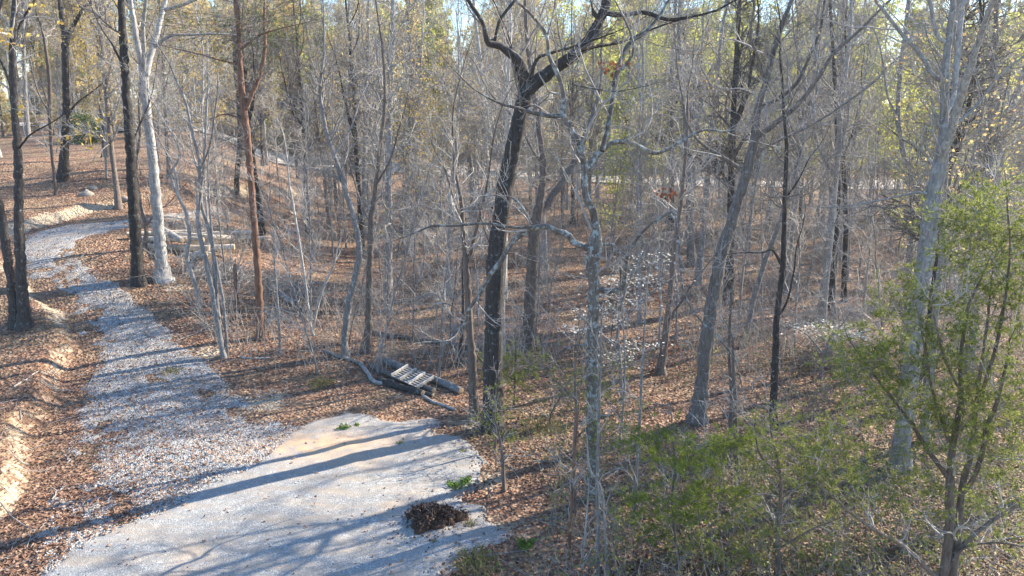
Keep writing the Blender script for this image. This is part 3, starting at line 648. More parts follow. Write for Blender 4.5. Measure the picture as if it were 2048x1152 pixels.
evergreen('large twin-stemmed cedar with olive needles and fanned branches near the massive pale oak',
   '1884,1200,22 1897,1068,21 1900,968,19 1903,912,16 1912,851,14 1922,801,12 1922,720,9 1935,620,7',
   ['1920,990,13 1945,962,11 1965,901,12 1975,850,11 1992,811,9 2010,740,7', '1899,958,13 1866,915,11 1842,878,10 1822,845,9 1788,801,7 1745,745,5 1705,690,3', '1908,1110,14 1965,1055,11 2048,1001,9 2110,960,6', '1890,1160,12 1866,1149,12 1811,1095,11 1741,1055,9 1698,1022,6 1650,980,3', '1885,1165,8 1920,1100,7 1990,1085,6 2060,1095,4', '1905,905,9 1880,830,8 1862,770,7 1850,700,5 1840,650,3', '1950,830,9 1990,700,8 2010,600,6 2020,500,4 2015,420,3', '1925,790,7 1890,720,6 1870,640,4'],
   [(1990,430,50,40,260),(2030,500,40,60,260),(1960,510,60,45,260),(2000,600,70,50,300),(1900,590,50,40,40),(1850,650,60,40,120),(1790,640,30,50,120),(1830,730,70,45,150),(1900,720,60,50,120),(1770,740,50,35,200),(1740,690,25,40,90),(1990,720,70,60,200),(1950,800,80,50,150),(2030,820,50,60,240),(1860,800,60,40,160),(1790,800,40,30,90),(1700,740,30,30,60),(2000,930,70,50,160),(1930,860,70,40,160),(1760,900,90,40,150),(1690,960,80,50,150),(1800,990,80,50,120),(1620,900,60,40,110),(2000,1060,60,50,90),(1930,440,30,30,60),(2080,640,50,70,160),(2080,800,50,70,140)],
   'needle_olive', D=9.2, more=['1906,1200,20 1918,1035,18 1923,985,16 1942,901,13 1950,835,11 1961,740,8 1976,640,6'], l=.085, w_=.008, n=11, sparse=.72)
evergreen('young pine with bright green needle sprays in front of the leaning grey tree',
   '1352,1175,8 1350,1080,7 1345,1000,6 1350,930,5 1345,870,4', ['1350,1010,4 1390,985,3 1440,985,3', '1348,950,4 1400,900,3 1465,878,2', '1348,930,4 1310,900,3 1285,885,2', '1350,1060,4 1310,1010,3'],
   [(1420,890,50,10,90),(1465,877,20,8,30),(1330,895,45,20,110),(1380,925,40,22,80),(1340,1000,50,18,110),(1430,985,45,22,110),(1380,1015,50,16,80),(1300,1060,40,20,40),(1400,1080,50,25,60),(1450,1110,40,20,50)], 'needle', D=10.4, l=.10, w_=.008, n=14, sparse=.85, flat=.55, name='pine_sapling', n1=20, l1=.5)
evergreen('bushy young cedar growing between the young pine and the twin-stemmed cedar',
   '1552,1180,14 1556,1080,12 1562,1000,9 1560,940,7 1545,880,5', ['1556,1060,5 1510,1020,4 1480,1000,3', '1558,1000,5 1610,960,4 1640,900,3', '1560,950,5 1520,910,4 1510,860,3', '1555,1100,5 1620,1060,4 1670,1040,3'],
   [(1540,880,45,30,170),(1590,930,60,40,240),(1520,940,45,35,160),(1620,880,50,35,140),(1640,940,50,40,150),(1530,1040,50,40,170),(1620,1060,60,40,120),(1570,1110,60,40,160),(1500,1120,40,30,90),(1690,900,40,30,80),(1660,1120,60,30,80)], 'needle_olive', D=10.2, n=12, l=.075, w_=.006, sparse=.5, n1=26, l1=.6)
evergreen('wispy grey-green cedar veiling the lower trunk of the crooked lichen-crusted tree',
   '1150,1000,9 1148,900,8 1152,820,6 1150,740,5 1158,690,3', ['1149,880,4 1180,850,3 1215,830,2', '1150,800,4 1120,770,3 1100,750,2', '1152,770,4 1185,745,3 1210,740,2'],
   [(1160,760,40,25,60),(1185,820,45,30,90),(1130,790,40,25,40),(1200,870,45,30,60),(1150,870,40,25,50),(1210,760,35,25,50),(1165,930,40,25,35),(1240,820,35,20,40)], 'needle_olive', D=12.1, l=.06, n=8, n1=8, l1=.4)
evergreen('small green cedar sapling at the foot of the big dark oak',
   '1028,790,5 1030,750,4 1032,705,3', ['1030,750,3 1055,735,2', '1029,760,3 1005,745,2'], [(1032,720,30,12,90),(1010,740,28,12,70),(1055,740,26,12,70),(985,712,20,10,30),(1030,760,26,10,40)], 'needle', D=17.4, l=.10, w_=.008, n=10, n1=10, l1=.4, name='cedar_sapling')
evergreen('tiny feathery cedar growing against the base of the big dark oak',
   '990,905,5 992,860,4 990,800,3', ['991,870,3 965,850,2'], [(990,830,24,20,40),(972,860,20,16,26),(1000,870,22,14,26),(985,790,16,12,20)], 'needle', D=14.6, l=.07, n=9, n1=8, l1=.3, name='cedar_sapling')

# thin upright whips in front of the woods
WH = [('1137,1118,9 1141,1040,8 1145,960,7 1150,900,6 1158,800,4', 'pine', 'reddish thin stem rising from the leaves beside the gravel edge'),
      ('1008,985,9 1005,920,8 998,870,6 990,840,4', 'brown', 'short bent dark stem by the notch of the gravel pad'),
      ('1196,1150,9 1196,1050,8 1194,950,8 1197,860,7 1200,760,5 1203,640,4', 'grey', 'tall grey whip standing in front of the crooked lichen-crusted tree'),
      ('1215,1150,7 1209,1060,6 1203,980,6 1180,940,5 1175,900,4', 'pale', 'pale many-branched whip near the wispy cedar'),
      ('1268,1050,8 1272,960,7 1278,860,7 1283,760,6 1287,690,5 1292,600,3', 'grey', 'tall straight grey whip between the wispy cedar and the young pine'),
      ('1475,975,12 1472,900,11 1470,820,10 1468,760,8 1466,700,6', 'brown', 'brown pole tree with broken look right of the leaning grey tree'),
      ('1455,925,14 1460,880,10 1463,800,9 1458,700,7 1462,600,5', 'brown', 'dark slender stem with spreading roots near the leaning grey tree'),
      ('1164,1145,5 1170,1080,5 1176,1000,4', 'pale', 'short pale whip at the bottom of the wispy cedar'),
      ('1100,850,4 1105,825,4 1120,795,3', 'brown', 'short leaning brown stick stem in the leaves'),
      ('918,728,8 922,690,7 925,640,6 925,560,4', 'dark', 'short dark post-like stem beside the fallen log'),
      ('878,755,7 882,700,6 884,640,4 890,560,3', 'grey', 'grey stem standing just behind the pallet'),
      ('560,705,6 556,620,6 550,540,5 548,460,4', 'grey', 'thin bluish-grey sapling right of the red-barked pine'),
      ('1240,880,5 1246,820,5 1250,740,4 1246,640,3', 'grey', 'thin grey sapling under the white dogwood blossoms')]
for s, m_, lab in WH:
    HT('bare_sapling', lab, s, [], m_, 'twig', cat='sapling', n1=9, l1=.6, n2=26, l2=.3, n3=50, l3=.18, ext=30, tmin=.2, up=.3)

# ------------------------------------------------------------------ woods: kinds of tree, each built once and copied
def gen_trunk(h, r, lean, wav):
    n = 14; z = np.linspace(0, h, n); a = rng.uniform(0, 6.28)
    off = np.cumsum(rng.normal(size=(n, 2))*wav, 0)*np.linspace(0, 1, n)[:, None]+np.outer((z/h)**1.1*h*lean, [math.cos(a), math.sin(a)])
    rr = r*(1-.82*(z/h)**.9)
    p = np.column_stack([off[:, 0], off[:, 1], z, rr]); p[0, 2] = .06; p[0, 3] = r*1.3
    return np.concatenate([[[p[0, 0], p[0, 1], -.35, r*1.6]], p])
def bare_kind(h, r, lean, wav, mt, tw, nl=8, n1=54, n2=400, n3=2200, tstart=.17, leaf=None, nleaf=0, lsize=.09, l1=2.2):
    p4 = gen_trunk(h, r, lean, wav); q = resample(p4, 40)
    g = Geo(); g.tubes(q[:, :3], q[:, 3], 10, lobe=.05)
    rs = resample(q, 16)
    L, LR = spawn(rs[None, :, :3], rs[None, :, 3], nl, max(tstart, .3), h*.38, .5, .45, 16, .62, .02, .13, .2); g.tubes(L, LR, 6)
    PP = np.concatenate([rs[None, :, :3], L]); RR = np.concatenate([rs[None, :, 3], LR]); tm = np.array([tstart]+[.05]*nl)
    c = Geo()
    A, AR = spawn(PP, RR, n1, tm, l1, .9, .16, 8, .5, .009, .24, .3, rabs=.04, tmax=.8); c.tubes(A, AR, 4)
    B, BR = spawn(A, AR, n2, .1, l1*.48, .85, .08, 5, .65, .005, .3, .45); c.tubes(B, BR, 3)
    Cc, CR = spawn(B, BR, n3, .1, l1*.26, .8, .05, 4, .75, .004, .32, .6); c.tubes(Cc, CR, 3)
    parts = [('trunk', g.mesh('trunk', [M[mt]])), ('crown', c.mesh('crown', [M[tw]]))]
    if leaf:
        f = Geo(); k_ = rng.integers(0, len(Cc), nleaf)
        f.leaves(Cc[k_, rng.integers(1, 4, nleaf)]+rng.normal(size=(nleaf, 3))*.12, rng.uniform(.6, 1.4, nleaf)*lsize)
        parts.append(('foliage', f.mesh('foliage', [M[leaf]], smooth_=False)))
    return parts
def pine_kind(h, r, m_, nb=80, nt=30):
    p4 = gen_trunk(h, r, .02, .04); q = resample(p4, 30); g = Geo(); g.tubes(q[:, :3], q[:, 3], 9, lobe=.05)
    rs = resample(q, 16); c = Geo(); f = Geo()
    A, AR = spawn(rs[None, :, :3], rs[None, :, 3], nb, .22, h*.2, 1.25, .05, 8, .35, .012, .12, .3); c.tubes(A, AR, 4)
    B, BR = spawn(A, AR, nb*nt, .3, h*.045, .8, .2, 3, .6, .005, .2, .5); c.tubes(B, BR, 3)
    f.needles(B[:, -1], unit(B[:, -1]-B[:, 0]), 10, .26, .022, 1.1); f.needles(B[:, 1], unit(B[:, -1]-B[:, 0]), 6, .24, .022, 1.2)
    return [('trunk', g.mesh('trunk', [M['pine']])), ('branches', c.mesh('branches', [M['twig_dark']])), ('foliage', f.mesh('foliage', [M[m_]], smooth_=False))]
LAND = [('the big dark oak', hit(985, 858)), ('the crooked lichen-crusted tree', hit(1190, 1000)), ('the snaking grey tree', hit(690, 716)), ('the red-barked pine', hit(521, 678)), ('the massive pale oak', hit(1800, 938)),
        ('the broad leaning grey tree', hit(1393, 846)), ('the low spreading dogwood', hit(1640, 760)), ('the fallen log behind the pallet', hit(830, 682)), ('the cut-log heap', hit(345, 500)), ('the weathered rotting log', hit(570, 600)),
        ('the tight pair of dark trees', hit(1659, 645)), ('the low-forking hill tree', hit(122, 362)), ('the yellow marker post', hit(182, 290)), ('the three-stem clump', hit(447, 716)), ('the near-black upright tree', hit(1548, 857))]
LAND += [('the far road below the houses', np.array([*ROADXY[4]])), ('the middle of the far road', np.array([*ROADXY[8]])), ('the long straight stretch of far road', np.array([*ROADXY[12]])), ('the far road behind the pale oak', np.array([*ROADXY[15]]))]
def near(x, y):
    return min(LAND, key=lambda a: (a[1][0]-x)**2+(a[1][1]-y)**2)[0]
def place(parts, name, label, cat, loc, group, rz, sc):
    t = thing(name, label, cat, loc, group, rz, sc)
    for n_, me in parts: link(n_, me, t)
    return t
def ok_spot(x, y, dmin, pts, clear=1.5):
    if float(sdist(np.array([x]), np.array([y]), PAD)[0]) > -clear or float(sdist(np.array([x]), np.array([y]), DRIVE)[0]) > -clear: return False
    if float(road_d(np.array([x]), np.array([y]))[0]) < 3.2: return False
    for a, b in pts:
        if (a-x)**2+(b-y)**2 < dmin*dmin: return False
    return True
def spots(n, y0, y1, f0, f1, dmin, pts, clear=1.5, pw=.6):
    out_ = []; tries = 0
    while len(out_) < n and tries < n*40:
        tries += 1
        y = (y0**pw+(y1**pw-y0**pw)*rng.uniform())**(1/pw); x = y*rng.uniform(f0, f1)
        if ok_spot(x, y, dmin, pts, clear): pts.append((x, y)); out_.append((x, y))
    return out_
PTS = list(HERO)
BK = [bare_kind(14, .15, .05, .06, 'grey', 'twig', leaf='bud', nleaf=1400, lsize=.08), bare_kind(15, .18, .09, .07, 'grey', 'twig', 9), bare_kind(12, .10, .06, .10, 'pale', 'twig', 6, leaf='bud', nleaf=1600, lsize=.08), bare_kind(15, .16, .04, .05, 'dark', 'twig_dark', 7),
      bare_kind(13, .12, .12, .09, 'brown', 'twig', 8, leaf='bud', nleaf=1400, lsize=.08), bare_kind(15, .18, .07, .06, 'pale', 'twig', 9)]
BW = ['bare grey tree', 'bare grey spreading tree', 'bare pale thin tree', 'bare dark straight tree', 'bare brown leaning tree', 'bare pale thick tree']
BL = [('bare_grey_tree', 'bare grey hardwood in the woods between clearing and far road'), ('bare_grey_tree', 'bare grey hardwood in the woods between clearing and far road'), ('bare_pale_tree', 'bare pale-barked slender tree in the woods before the far road'), ('bare_dark_tree', 'bare dark-barked straight tree in the woods before the far road'), ('bare_brown_tree', 'bare brown leaning tree in the woods before the far road'), ('bare_pale_tree', 'bare pale-barked slender tree in the woods before the far road')]
def woods(n, y0, y1, f0, f1, dmin, wts):
    for x, y in spots(n, y0, y1, f0, f1, dmin, PTS):
        k = int(rng.choice(6, p=np.array(wts)/sum(wts)))
        sc = rng.uniform(.75, 1.12); lab = ('shorter ' if sc < .93 else 'tall ')+BW[k]+' in the woods nearest '+near(x, y)
        place(BK[k], BL[k][0], lab, 'tree', (x, y, height(x, y)), lab.replace('in the woods ', ''), rng.uniform(0, 6.28), sc)
woods(40, 24, 62, .10, .78, 1.9, (3, 3, 2, 2, 2, 2))            # thick woods on the right
woods(32, 25, 62, -.28, .10, 2.0, (2, 1, 3, 2, 2, 2))           # middle
woods(22, 30, 66, -.78, -.28, 3.2, (2, 1, 2, 2, 2, 1))          # open hill on the left
for x, y in ((12.5, 14.0), (15, 18), (14.0, 10.0)):   # just outside the frame on the right, they shade the pad
    k = int(rng.integers(0, 6)); PTS.append((x, y))
    place(BK[k], BL[k][0], 'bare hardwood standing right of the twin-stemmed cedar', 'tree', (x, y, height(x, y)), 'bare trees right of the cedar', rng.uniform(0, 6.28), rng.uniform(.7, .95))
for x, y, k in ((10.6, 17.5, 3), (13.0, 19.6, 0), (9.3, 15.2, 2)):
    PTS.append((x, y)); place(BK[k], BL[k][0], ('bare dark straight tree', 'bare grey tree', 'bare pale slender tree')[(3, 0, 2).index(k)]+' behind the cedar, close to the massive pale oak', 'tree', (x, y, height(x, y)), None, rng.uniform(0, 6.28), .95)
# beyond the far road
FK = [bare_kind(19, .2, .05, .06, 'grey', 'twig', 9, 60, 300, 1300, .12, 'bud', 6000, .22), bare_kind(20, .2, .05, .06, 'brown', 'twig', 9, 60, 300, 1000, .1, 'spring', 9000, .27), bare_kind(17, .18, .05, .06, 'brown', 'twig', 9, 60, 300, 1100, .1, 'yellow', 2600, .17), pine_kind(20, .2, 'needle_far'), bare_kind(20, .2, .05, .06, 'pale', 'twig', 9, 60, 340, 1500, .12)]
FL = [('budding_tree', 'tree hazed with tan buds beyond the far road'), ('spring_tree', 'tree with fresh yellow-green leaves beyond the far road'), ('yellow_tree', 'tree with golden spring leaves beyond the far road'), ('pine_tree', 'tall green pine beyond the far road'), ('bare_pale_tree', 'bare pale tree beyond the far road')]
def far(n, y0, y1, f0, f1, dmin, wts):
    for x, y in spots(n, y0, y1, f0, f1, dmin, PTS):
        k = int(rng.choice(5, p=np.array(wts)/sum(wts)))
        lab = FL[k][1].replace('beyond the far road', '')+('just' if y < 105 else 'on the rise' if y < 150 else 'far')+' beyond '+near(x, y*.62).replace('the massive', 'the')
        lab = FL[k][1].replace(' beyond the far road', '')+(' just beyond ' if y < 105 else ' on the rise beyond ' if y < 150 else ' far beyond ')+LAND[-4:][int(np.argmin([abs(a[1][0]/a[1][1]-x/y) for a in LAND[-4:]]))][0]
        place(FK[k], FL[k][0], lab, 'tree', (x, y, height(x, y)), lab, rng.uniform(0, 6.28), rng.uniform(.8, 1.2))
HOUSES = [(-45, 112), (-34, 118), (-63, 105)]
PTS += [(a+dx, b+dy) for a, b in HOUSES for dx in (-4, 0, 4) for dy in (-4, 0, 4)]
far(70, 78, 210, .12, .82, 2.4, (2, 8, 1, .4, 1))
far(64, 80, 210, -.3, .14, 2.6, (4, 5.5, 1.2, .4, 1))
far(64, 74, 210, -.84, -.28, 2.4, (4, 2, 1, 2.5, 2))
# golden-leaved understorey trees, left half
YK = bare_kind(9, .06, .08, .08, 'pale', 'twig', 6, 34, 150, 520, .3, 'yellow', 520, .11, 1.4)
for x, y in spots(6, 34, 46, -.56, -.40, 1.6, PTS)+spots(20, 34, 66, -.6, .02, 2.0, PTS):
    place(YK, 'golden_sapling_tree', (lab := 'slender small tree with golden new leaves nearest '+near(x, y)), 'tree', (x, y, height(x, y)), lab, rng.uniform(0, 6.28), rng.uniform(.7, 1.1))
GK2 = bare_kind(9, .08, .06, .08, 'brown', 'twig', 7, 34, 150, 480, .06, 'spring', 4200, .22, 1.9)
YK2 = bare_kind(9, .08, .06, .08, 'brown', 'twig', 7, 34, 150, 480, .06, 'bud', 2600, .18, 1.9)
GK = bare_kind(8, .06, .08, .08, 'grey', 'twig', 6, 34, 150, 480, .2, 'spring', 1700, .11, 1.4)
for x, y in spots(8, 27, 40, .12, .74, 2.2, PTS)+spots(26, 44, 68, .06, .76, 2.0, PTS):
    place(GK, 'green_sapling_tree', (lab := 'small tree flecked with fresh green leaves nearest '+near(x, y)), 'tree', (x, y, height(x, y)), lab, rng.uniform(0, 6.28), rng.uniform(.7, 1.1)*(1.0 if y < 42 else 1.5))
for x, y in spots(34, 73, 92, .10, .80, 1.6, PTS):
    place(GK2, 'green_bush_tree', (lab := 'rounded tree full of fresh yellow-green leaves just beyond '+near(x, y)), 'tree', (x, y, height(x, y)), lab, rng.uniform(0, 6.28), rng.uniform(1.0, 1.75))
for x, y in spots(22, 76, 95, -.36, .10, 1.8, PTS)+spots(26, 60, 96, -.84, -.36, 2.0, PTS):
    place(YK2, 'golden_bush_tree', (lab := 'rounded tree hazed with tan and golden buds just beyond '+near(x, y)), 'tree', (x, y, height(x, y)), lab, rng.uniform(0, 6.28), rng.uniform(1.0, 1.75))
# bare saplings filling the woods
def sap_kind(h, r, lean, mt):
    p4 = gen_trunk(h, r, lean, .07); q = resample(p4, 22); g = Geo(); g.tubes(q[:, :3], np.maximum(q[:, 3], .004), 6)
    rs = resample(q, 12); c = Geo()
    A, AR = spawn(rs[None, :, :3], np.maximum(rs[None, :, 3], .004), 26, .12, h*.24, .95, .14, 6, .55, .006, .28, .4); c.tubes(A, AR, 3)
    B, BR = spawn(A, AR, 130, .1, h*.11, .85, .06, 4, .7, .005, .22, .5); c.tubes(B, BR, 3)
    Cc, CR = spawn(B, BR, 260, .1, h*.06, .7, .1, 3, .8, .0045, .22, .6); c.tubes(Cc, CR, 3)
    return [('stem', g.mesh('stem', [M[mt]])), ('twigs', c.mesh('twigs', [M['twig']]))]
SK = [sap_kind(4.5, .025, .1, 'pale'), sap_kind(6.5, .035, .08, 'grey'), sap_kind(3.6, .02, .15, 'brown'), sap_kind(8.5, .045, .06, 'pale'), sap_kind(5.5, .03, .2, 'grey')]
def SL(k, sc): return ('small ' if sc < .85 else 'tall ' if sc > 1.15 else '')+('pale thin leafless sapling', 'grey leafless sapling', 'brown low leafless sapling', 'pale lofty leafless sapling', 'grey slanting leafless sapling')[k]+' nearest '
def saps(n, y0, y1, f0, f1, dmin):
    for x, y in spots(n, y0, y1, f0, f1, dmin, PTS, .9, 1.2):
        k = int(rng.integers(0, 5))
        place(SK[k], 'bare_sapling', SL(k, sc := rng.uniform(.7, 1.3))+near(x, y), 'sapling', (x, y, height(x, y)), SL(k, sc)+near(x, y), rng.uniform(0, 6.28), sc)
saps(14, 19.5, 24, -.30, .22, 1.0); saps(86, 25, 52, -.30, .22, .8); saps(90, 19, 52, .2, .72, .9); saps(34, 25, 60, -.66, -.3, 1.4)
# undergrowth: a tangle of stems and shoots nobody could count
def brush(name, label, n, y0, y1, f0, f1, hgt, m_, leaf=None, nleaf=0, pw=1.0, dens=None):
    Y = y0*(y1/y0)**rng.uniform(0, 1, n); X = Y*rng.uniform(f0, f1, n)
    k = (sdist(X, Y, PAD) < -.5) & (sdist(X, Y, DRIVE) < -.4) & (road_d(X, Y) > 2.6) & (fbm(X*.25, Y*.25, 61) > -.25)
    X, Y = X[k], Y[k]; n = len(X)
    p0 = np.stack([X, Y, height(X, Y)-.03], 1); d = unit(rng.normal(size=(n, 3))*.38+[0, 0, 1]); L = hgt*rng.uniform(.35, 1.3, n)
    pts = [p0]
    for q in range(3):
        d = unit(d+rng.normal(size=(n, 3))*.22); pts.append(pts[-1]+d*(L/3)[:, None])
    A = np.stack(pts, 1); AR = np.repeat([[.008, .006, .005, .0035]], n, 0); g = Geo(); g.tubes(A, AR, 3)
    B, BR = spawn(A, AR, n*3, .25, hgt*.38, .8, .15, 3, .7, .004, .25, .6); g.tubes(B, BR, 3)
    o = link(name, g.mesh(name, [M[m_]])); o['kind'] = 'stuff'; o['label'] = label; o['category'] = 'undergrowth'
    if leaf:
        f = Geo(); k = rng.integers(0, len(B), nleaf); f.leaves(B[k, 2]+rng.normal(size=(nleaf, 3))*.04, rng.uniform(.035, .08, nleaf))
        link('foliage', f.mesh('foliage', [M[leaf]], smooth_=False), o)
brush('undergrowth', 'tangle of thin bare stems on the woodland floor', 6500, 19.5, 58, -.5, .78, 1.5, 'twig')
brush('green_undergrowth', 'low bushes with sparse green shoots under the cedars', 1800, 9.5, 22, .05, .78, .8, 'twig', 'drygrass', 11000)
# fallen sticks on the leaves
g = Geo(); n = 700; X, Y = scatter(n, 9, 40); k = (sdist(X, Y, PAD) < -.2) & (sdist(X, Y, DRIVE) < 0); X, Y = X[k], Y[k]; n = len(X)
a = rng.uniform(0, 6.28, n); L = rng.uniform(.25, 1.3, n); q = np.linspace(-.5, .5, 4)
SX = X[:, None]+np.cos(a)[:, None]*L[:, None]*q+rng.normal(size=(n, 4))*.03; SY = Y[:, None]+np.sin(a)[:, None]*L[:, None]*q+rng.normal(size=(n, 4))*.03
g.tubes(np.stack([SX, SY, height(SX.ravel(), SY.ravel()).reshape(SX.shape)+.05], -1), np.repeat(rng.uniform(.006, .016, n)[:, None], 4, 1)*[1, .9, .8, .5], 4)
o = link('fallen_sticks', g.mesh('fallen_sticks', [M['twig']])); o['kind'] = 'stuff'; o['label'] = 'pale fallen sticks scattered over the leaves'; o['category'] = 'sticks'

# ------------------------------------------------------------------ logs
def log(label, pts, r, mt='grey', group=None, lift=0.0, name='log', cat='log', z=None, taper=.85, cut='wood', branch=()):
    P3 = []
    for i, (x, y) in enumerate(pts):
        h_ = hit(x, y); P3.append(h_)
    P3 = np.array(P3); n = max(len(P3)*5, 10); q = resample(P3, n)
    hz = height(q[:, 0], q[:, 1])
    line = np.linspace(hz[0], hz[-1], n) if len(pts) == 2 else hz
    q[:, 2] = np.maximum(line, hz)+r*.72+lift
    return log3(label, q, r, mt, group, name, cat, taper, cut)
def log3(label, q, r, mt='grey', group=None, name='log', cat='log', taper=.85, cut='wood'):
    c = q.mean(0); c[2] = q[:, 2].min()-r
    t = thing(name, label, cat, c, group); g = Geo(); n = len(q)
    rr = r*np.linspace(1, taper, n); g.tubes(q, rr, 12, lobe=.07); link('bark', g.mesh('bark', [M[mt]], c), t)
    for k, sgn in ((0, -1), (n-1, 1)):
        ax = unit(q[k]-q[k-1] if k else q[0]-q[1]); u = unit(np.cross(ax, [0, 0, 1])); v = np.cross(ax, u); a = np.arange(14)*2*math.pi/14
        ring = q[k]+ax*.004+rr[k]*.97*(np.cos(a)[:, None]*u+np.sin(a)[:, None]*v); inner = q[k]+ax*.012+rr[k]*.6*(np.cos(a)[:, None]*u+np.sin(a)[:, None]*v)
        ge = Geo(); i_ = np.arange(14); j_ = (i_+1) % 14
        ge.add(np.concatenate([ring, inner, [q[k]+ax*.013]]), np.stack([i_, j_, j_+14, i_+14], -1)); ge.F.append(np.stack([i_+14, j_+14, np.full(14, 28)], -1))
        link('cut_end', ge.mesh('cut_end', [M[cut]], c), t)
    return t
log('thick grey log under the pallet, farthest from the gravel pad', [(770,727),(846,757),(922,789)], .12, 'grey')
log('dark log along the near side of the pallet', [(757,765),(800,779),(846,792)], .10, 'dark')
log('rough broken log poking out left of the pallet', [(742,735),(785,757),(868,787)], .095, 'brown')
log('bent grey branch lying against the snaking grey tree', [(646,704),(680,716),(705,724),(722,732)], .055, 'grey', name='fallen_branch', cat='branch')
log('hooked grey branch curving into the log stack beside the pallet', [(721,729),(732,745),(746,765),(765,770),(786,766)], .065, 'grey', name='fallen_branch', cat='branch')
log('thin curved pole lying in front of the pallet toward the pad', [(846,794),(865,806),(888,814),(911,822)], .04, 'grey', name='fallen_branch', cat='branch')
log('slim dark pole lying behind the pallet', [(868,760),(900,772),(928,781)], .04, 'brown', name='fallen_branch', cat='branch')
log('short hollow log under the near end of the pallet', [(820,786),(850,790),(866,794)], .06, 'dark')
log('long fallen trunk lying across the woods behind the pallet', [(745,668),(820,680),(900,692),(950,701)], .09, 'brown', name='fallen_log')
log('broken end of fallen trunk behind the big dark oak', [(1000,706),(1025,702),(1048,697)], .10, 'grey', name='fallen_log')
log('thin fallen pole below the long fallen trunk', [(900,702),(925,706),(955,708)], .04, 'grey', name='fallen_branch', cat='branch')
log('short pale stick log by the sandy drive edge', [(480,716),(505,719),(540,718)], .025, 'pale', name='fallen_branch', cat='branch')
log('pale stick lying on leaves left of the driveway', [(28,775),(50,762),(80,745)], .02, 'log_pale', name='fallen_branch', cat='branch')
log('weathered grey rotting log lying right of the red-barked pine', [(542,575),(560,592),(580,606),(600,612)], .12, 'pale', name='rotting_log')
log('dark rotten log end beyond the weathered rotting log', [(590,612),(605,625),(612,634)], .10, 'dark', name='rotting_log')
# pile of cut logs at the drive bend
cl = hit(345, 500)
for i in range(15):
    row = (0, 0, 0, 0, 1, 1, 1, 2, 2, 0, 1, 0, 0, 1, 0)[i]; col = (0, 1, 2, 3, .5, 1.5, 2.5, 1, 2, 4, 3.5, -.8, 5, 4.4, 5.6)[i]
    r = rng.uniform(.08, .19); L = rng.uniform(1.1, 2.8); a = rng.normal()*.42+.2
    c = np.array([cl[0]+rng.uniform(-.9, 1.1), cl[1]+col*.30+rng.uniform(-.1, .1), 0]); x_ = np.linspace(-L/2, L/2, 8)
    q = np.stack([c[0]+np.cos(a)*x_, c[1]+np.sin(a)*x_, np.zeros(8)], 1); q[:, 2] = height(q[:, 0], q[:, 1]).mean()+r*.85+row*.22+rng.uniform(-.05, .02)+np.linspace(-.5, .5, 8)*rng.normal()*.22
    log3('pale cut log in the heap beside the drive bend', q, r, ('log_pale', 'log_pale', 'log_pale', 'pale')[i % 4], 'heap of cut logs', taper=.9)
cl = hit(475, 478)
for i in range(4):
    r = rng.uniform(.09, .13); L = rng.uniform(1.2, 1.8); a = .25+rng.uniform(-.25, .25); x_ = np.linspace(-L/2, L/2, 8)
    q = np.stack([cl[0]+rng.uniform(-.4, .4)+np.cos(a)*x_, cl[1]+i*.32+np.sin(a)*x_, np.zeros(8)], 1); q[:, 2] = height(q[:, 0], q[:, 1]).mean()+r*.85
    log3('pale cut log behind the red-barked pine', q, r, 'log_pale', 'small scatter of cut logs')
def heap(name, label, px, py, rx, ry, hz, n, m_, leafs=0, lm='debris'):
    c = hit(px, py); t = thing(name, label, 'brush pile', c)
    p0 = np.stack([rng.normal(size=n)*rx*.45, rng.normal(size=n)*ry*.45, np.abs(rng.normal(size=n))*hz*.4], 1)
    p0[:, 2] += height(p0[:, 0]+c[0], p0[:, 1]+c[1])-c[2]
    d = unit(rng.normal(size=(n, 3))*[1, 1, .35]); L = rng.uniform(.3, 1.2, n)[:, None]
    pts = np.stack([p0-d*L*.5, p0-d*L*.15+rng.normal(size=(n, 3))*.04, p0+d*L*.2+rng.normal(size=(n, 3))*.04, p0+d*L*.5], 1); g = Geo()
    g.tubes(pts, np.repeat([[.012, .010, .008, .004]], n, 0)*rng.uniform(.5, 1.4, (n, 1)), 3); link('branches', g.mesh('branches', [M[m_]]), t)
    if leafs:
        f = Geo(); k_ = rng.integers(0, n, leafs); f.leaves(pts[k_, rng.integers(0, 4, leafs)]+rng.normal(size=(leafs, 3))*.05, rng.uniform(.05, .11, leafs)); link('dead_leaves', f.mesh('dead_leaves', [M[lm]], smooth_=False), t)
    return t
heap('brush_pile', 'grey tangled brush heaped over the pale cut logs at the drive bend', 425, 485, 1.8, 1.2, 1.1, 380, 'twig')
heap('brush_pile', 'grey brush heap between the pine and the pale cut logs', 450, 560, 2.2, 1.2, .8, 420, 'twig')
heap('brush_pile', 'brush heap around the weathered rotting log', 600, 590, 2.2, 1.4, .7, 420, 'twig')
heap('brush_pile', 'dark brush heap below the low spreading dogwood', 1650, 730, 1.8, 1.2, 1.1, 420, 'twig_dark')
heap('brush_pile', 'grey dead limbs heaped behind the big dark oak', 1010, 700, 1.5, .8, .6, 220, 'twig')

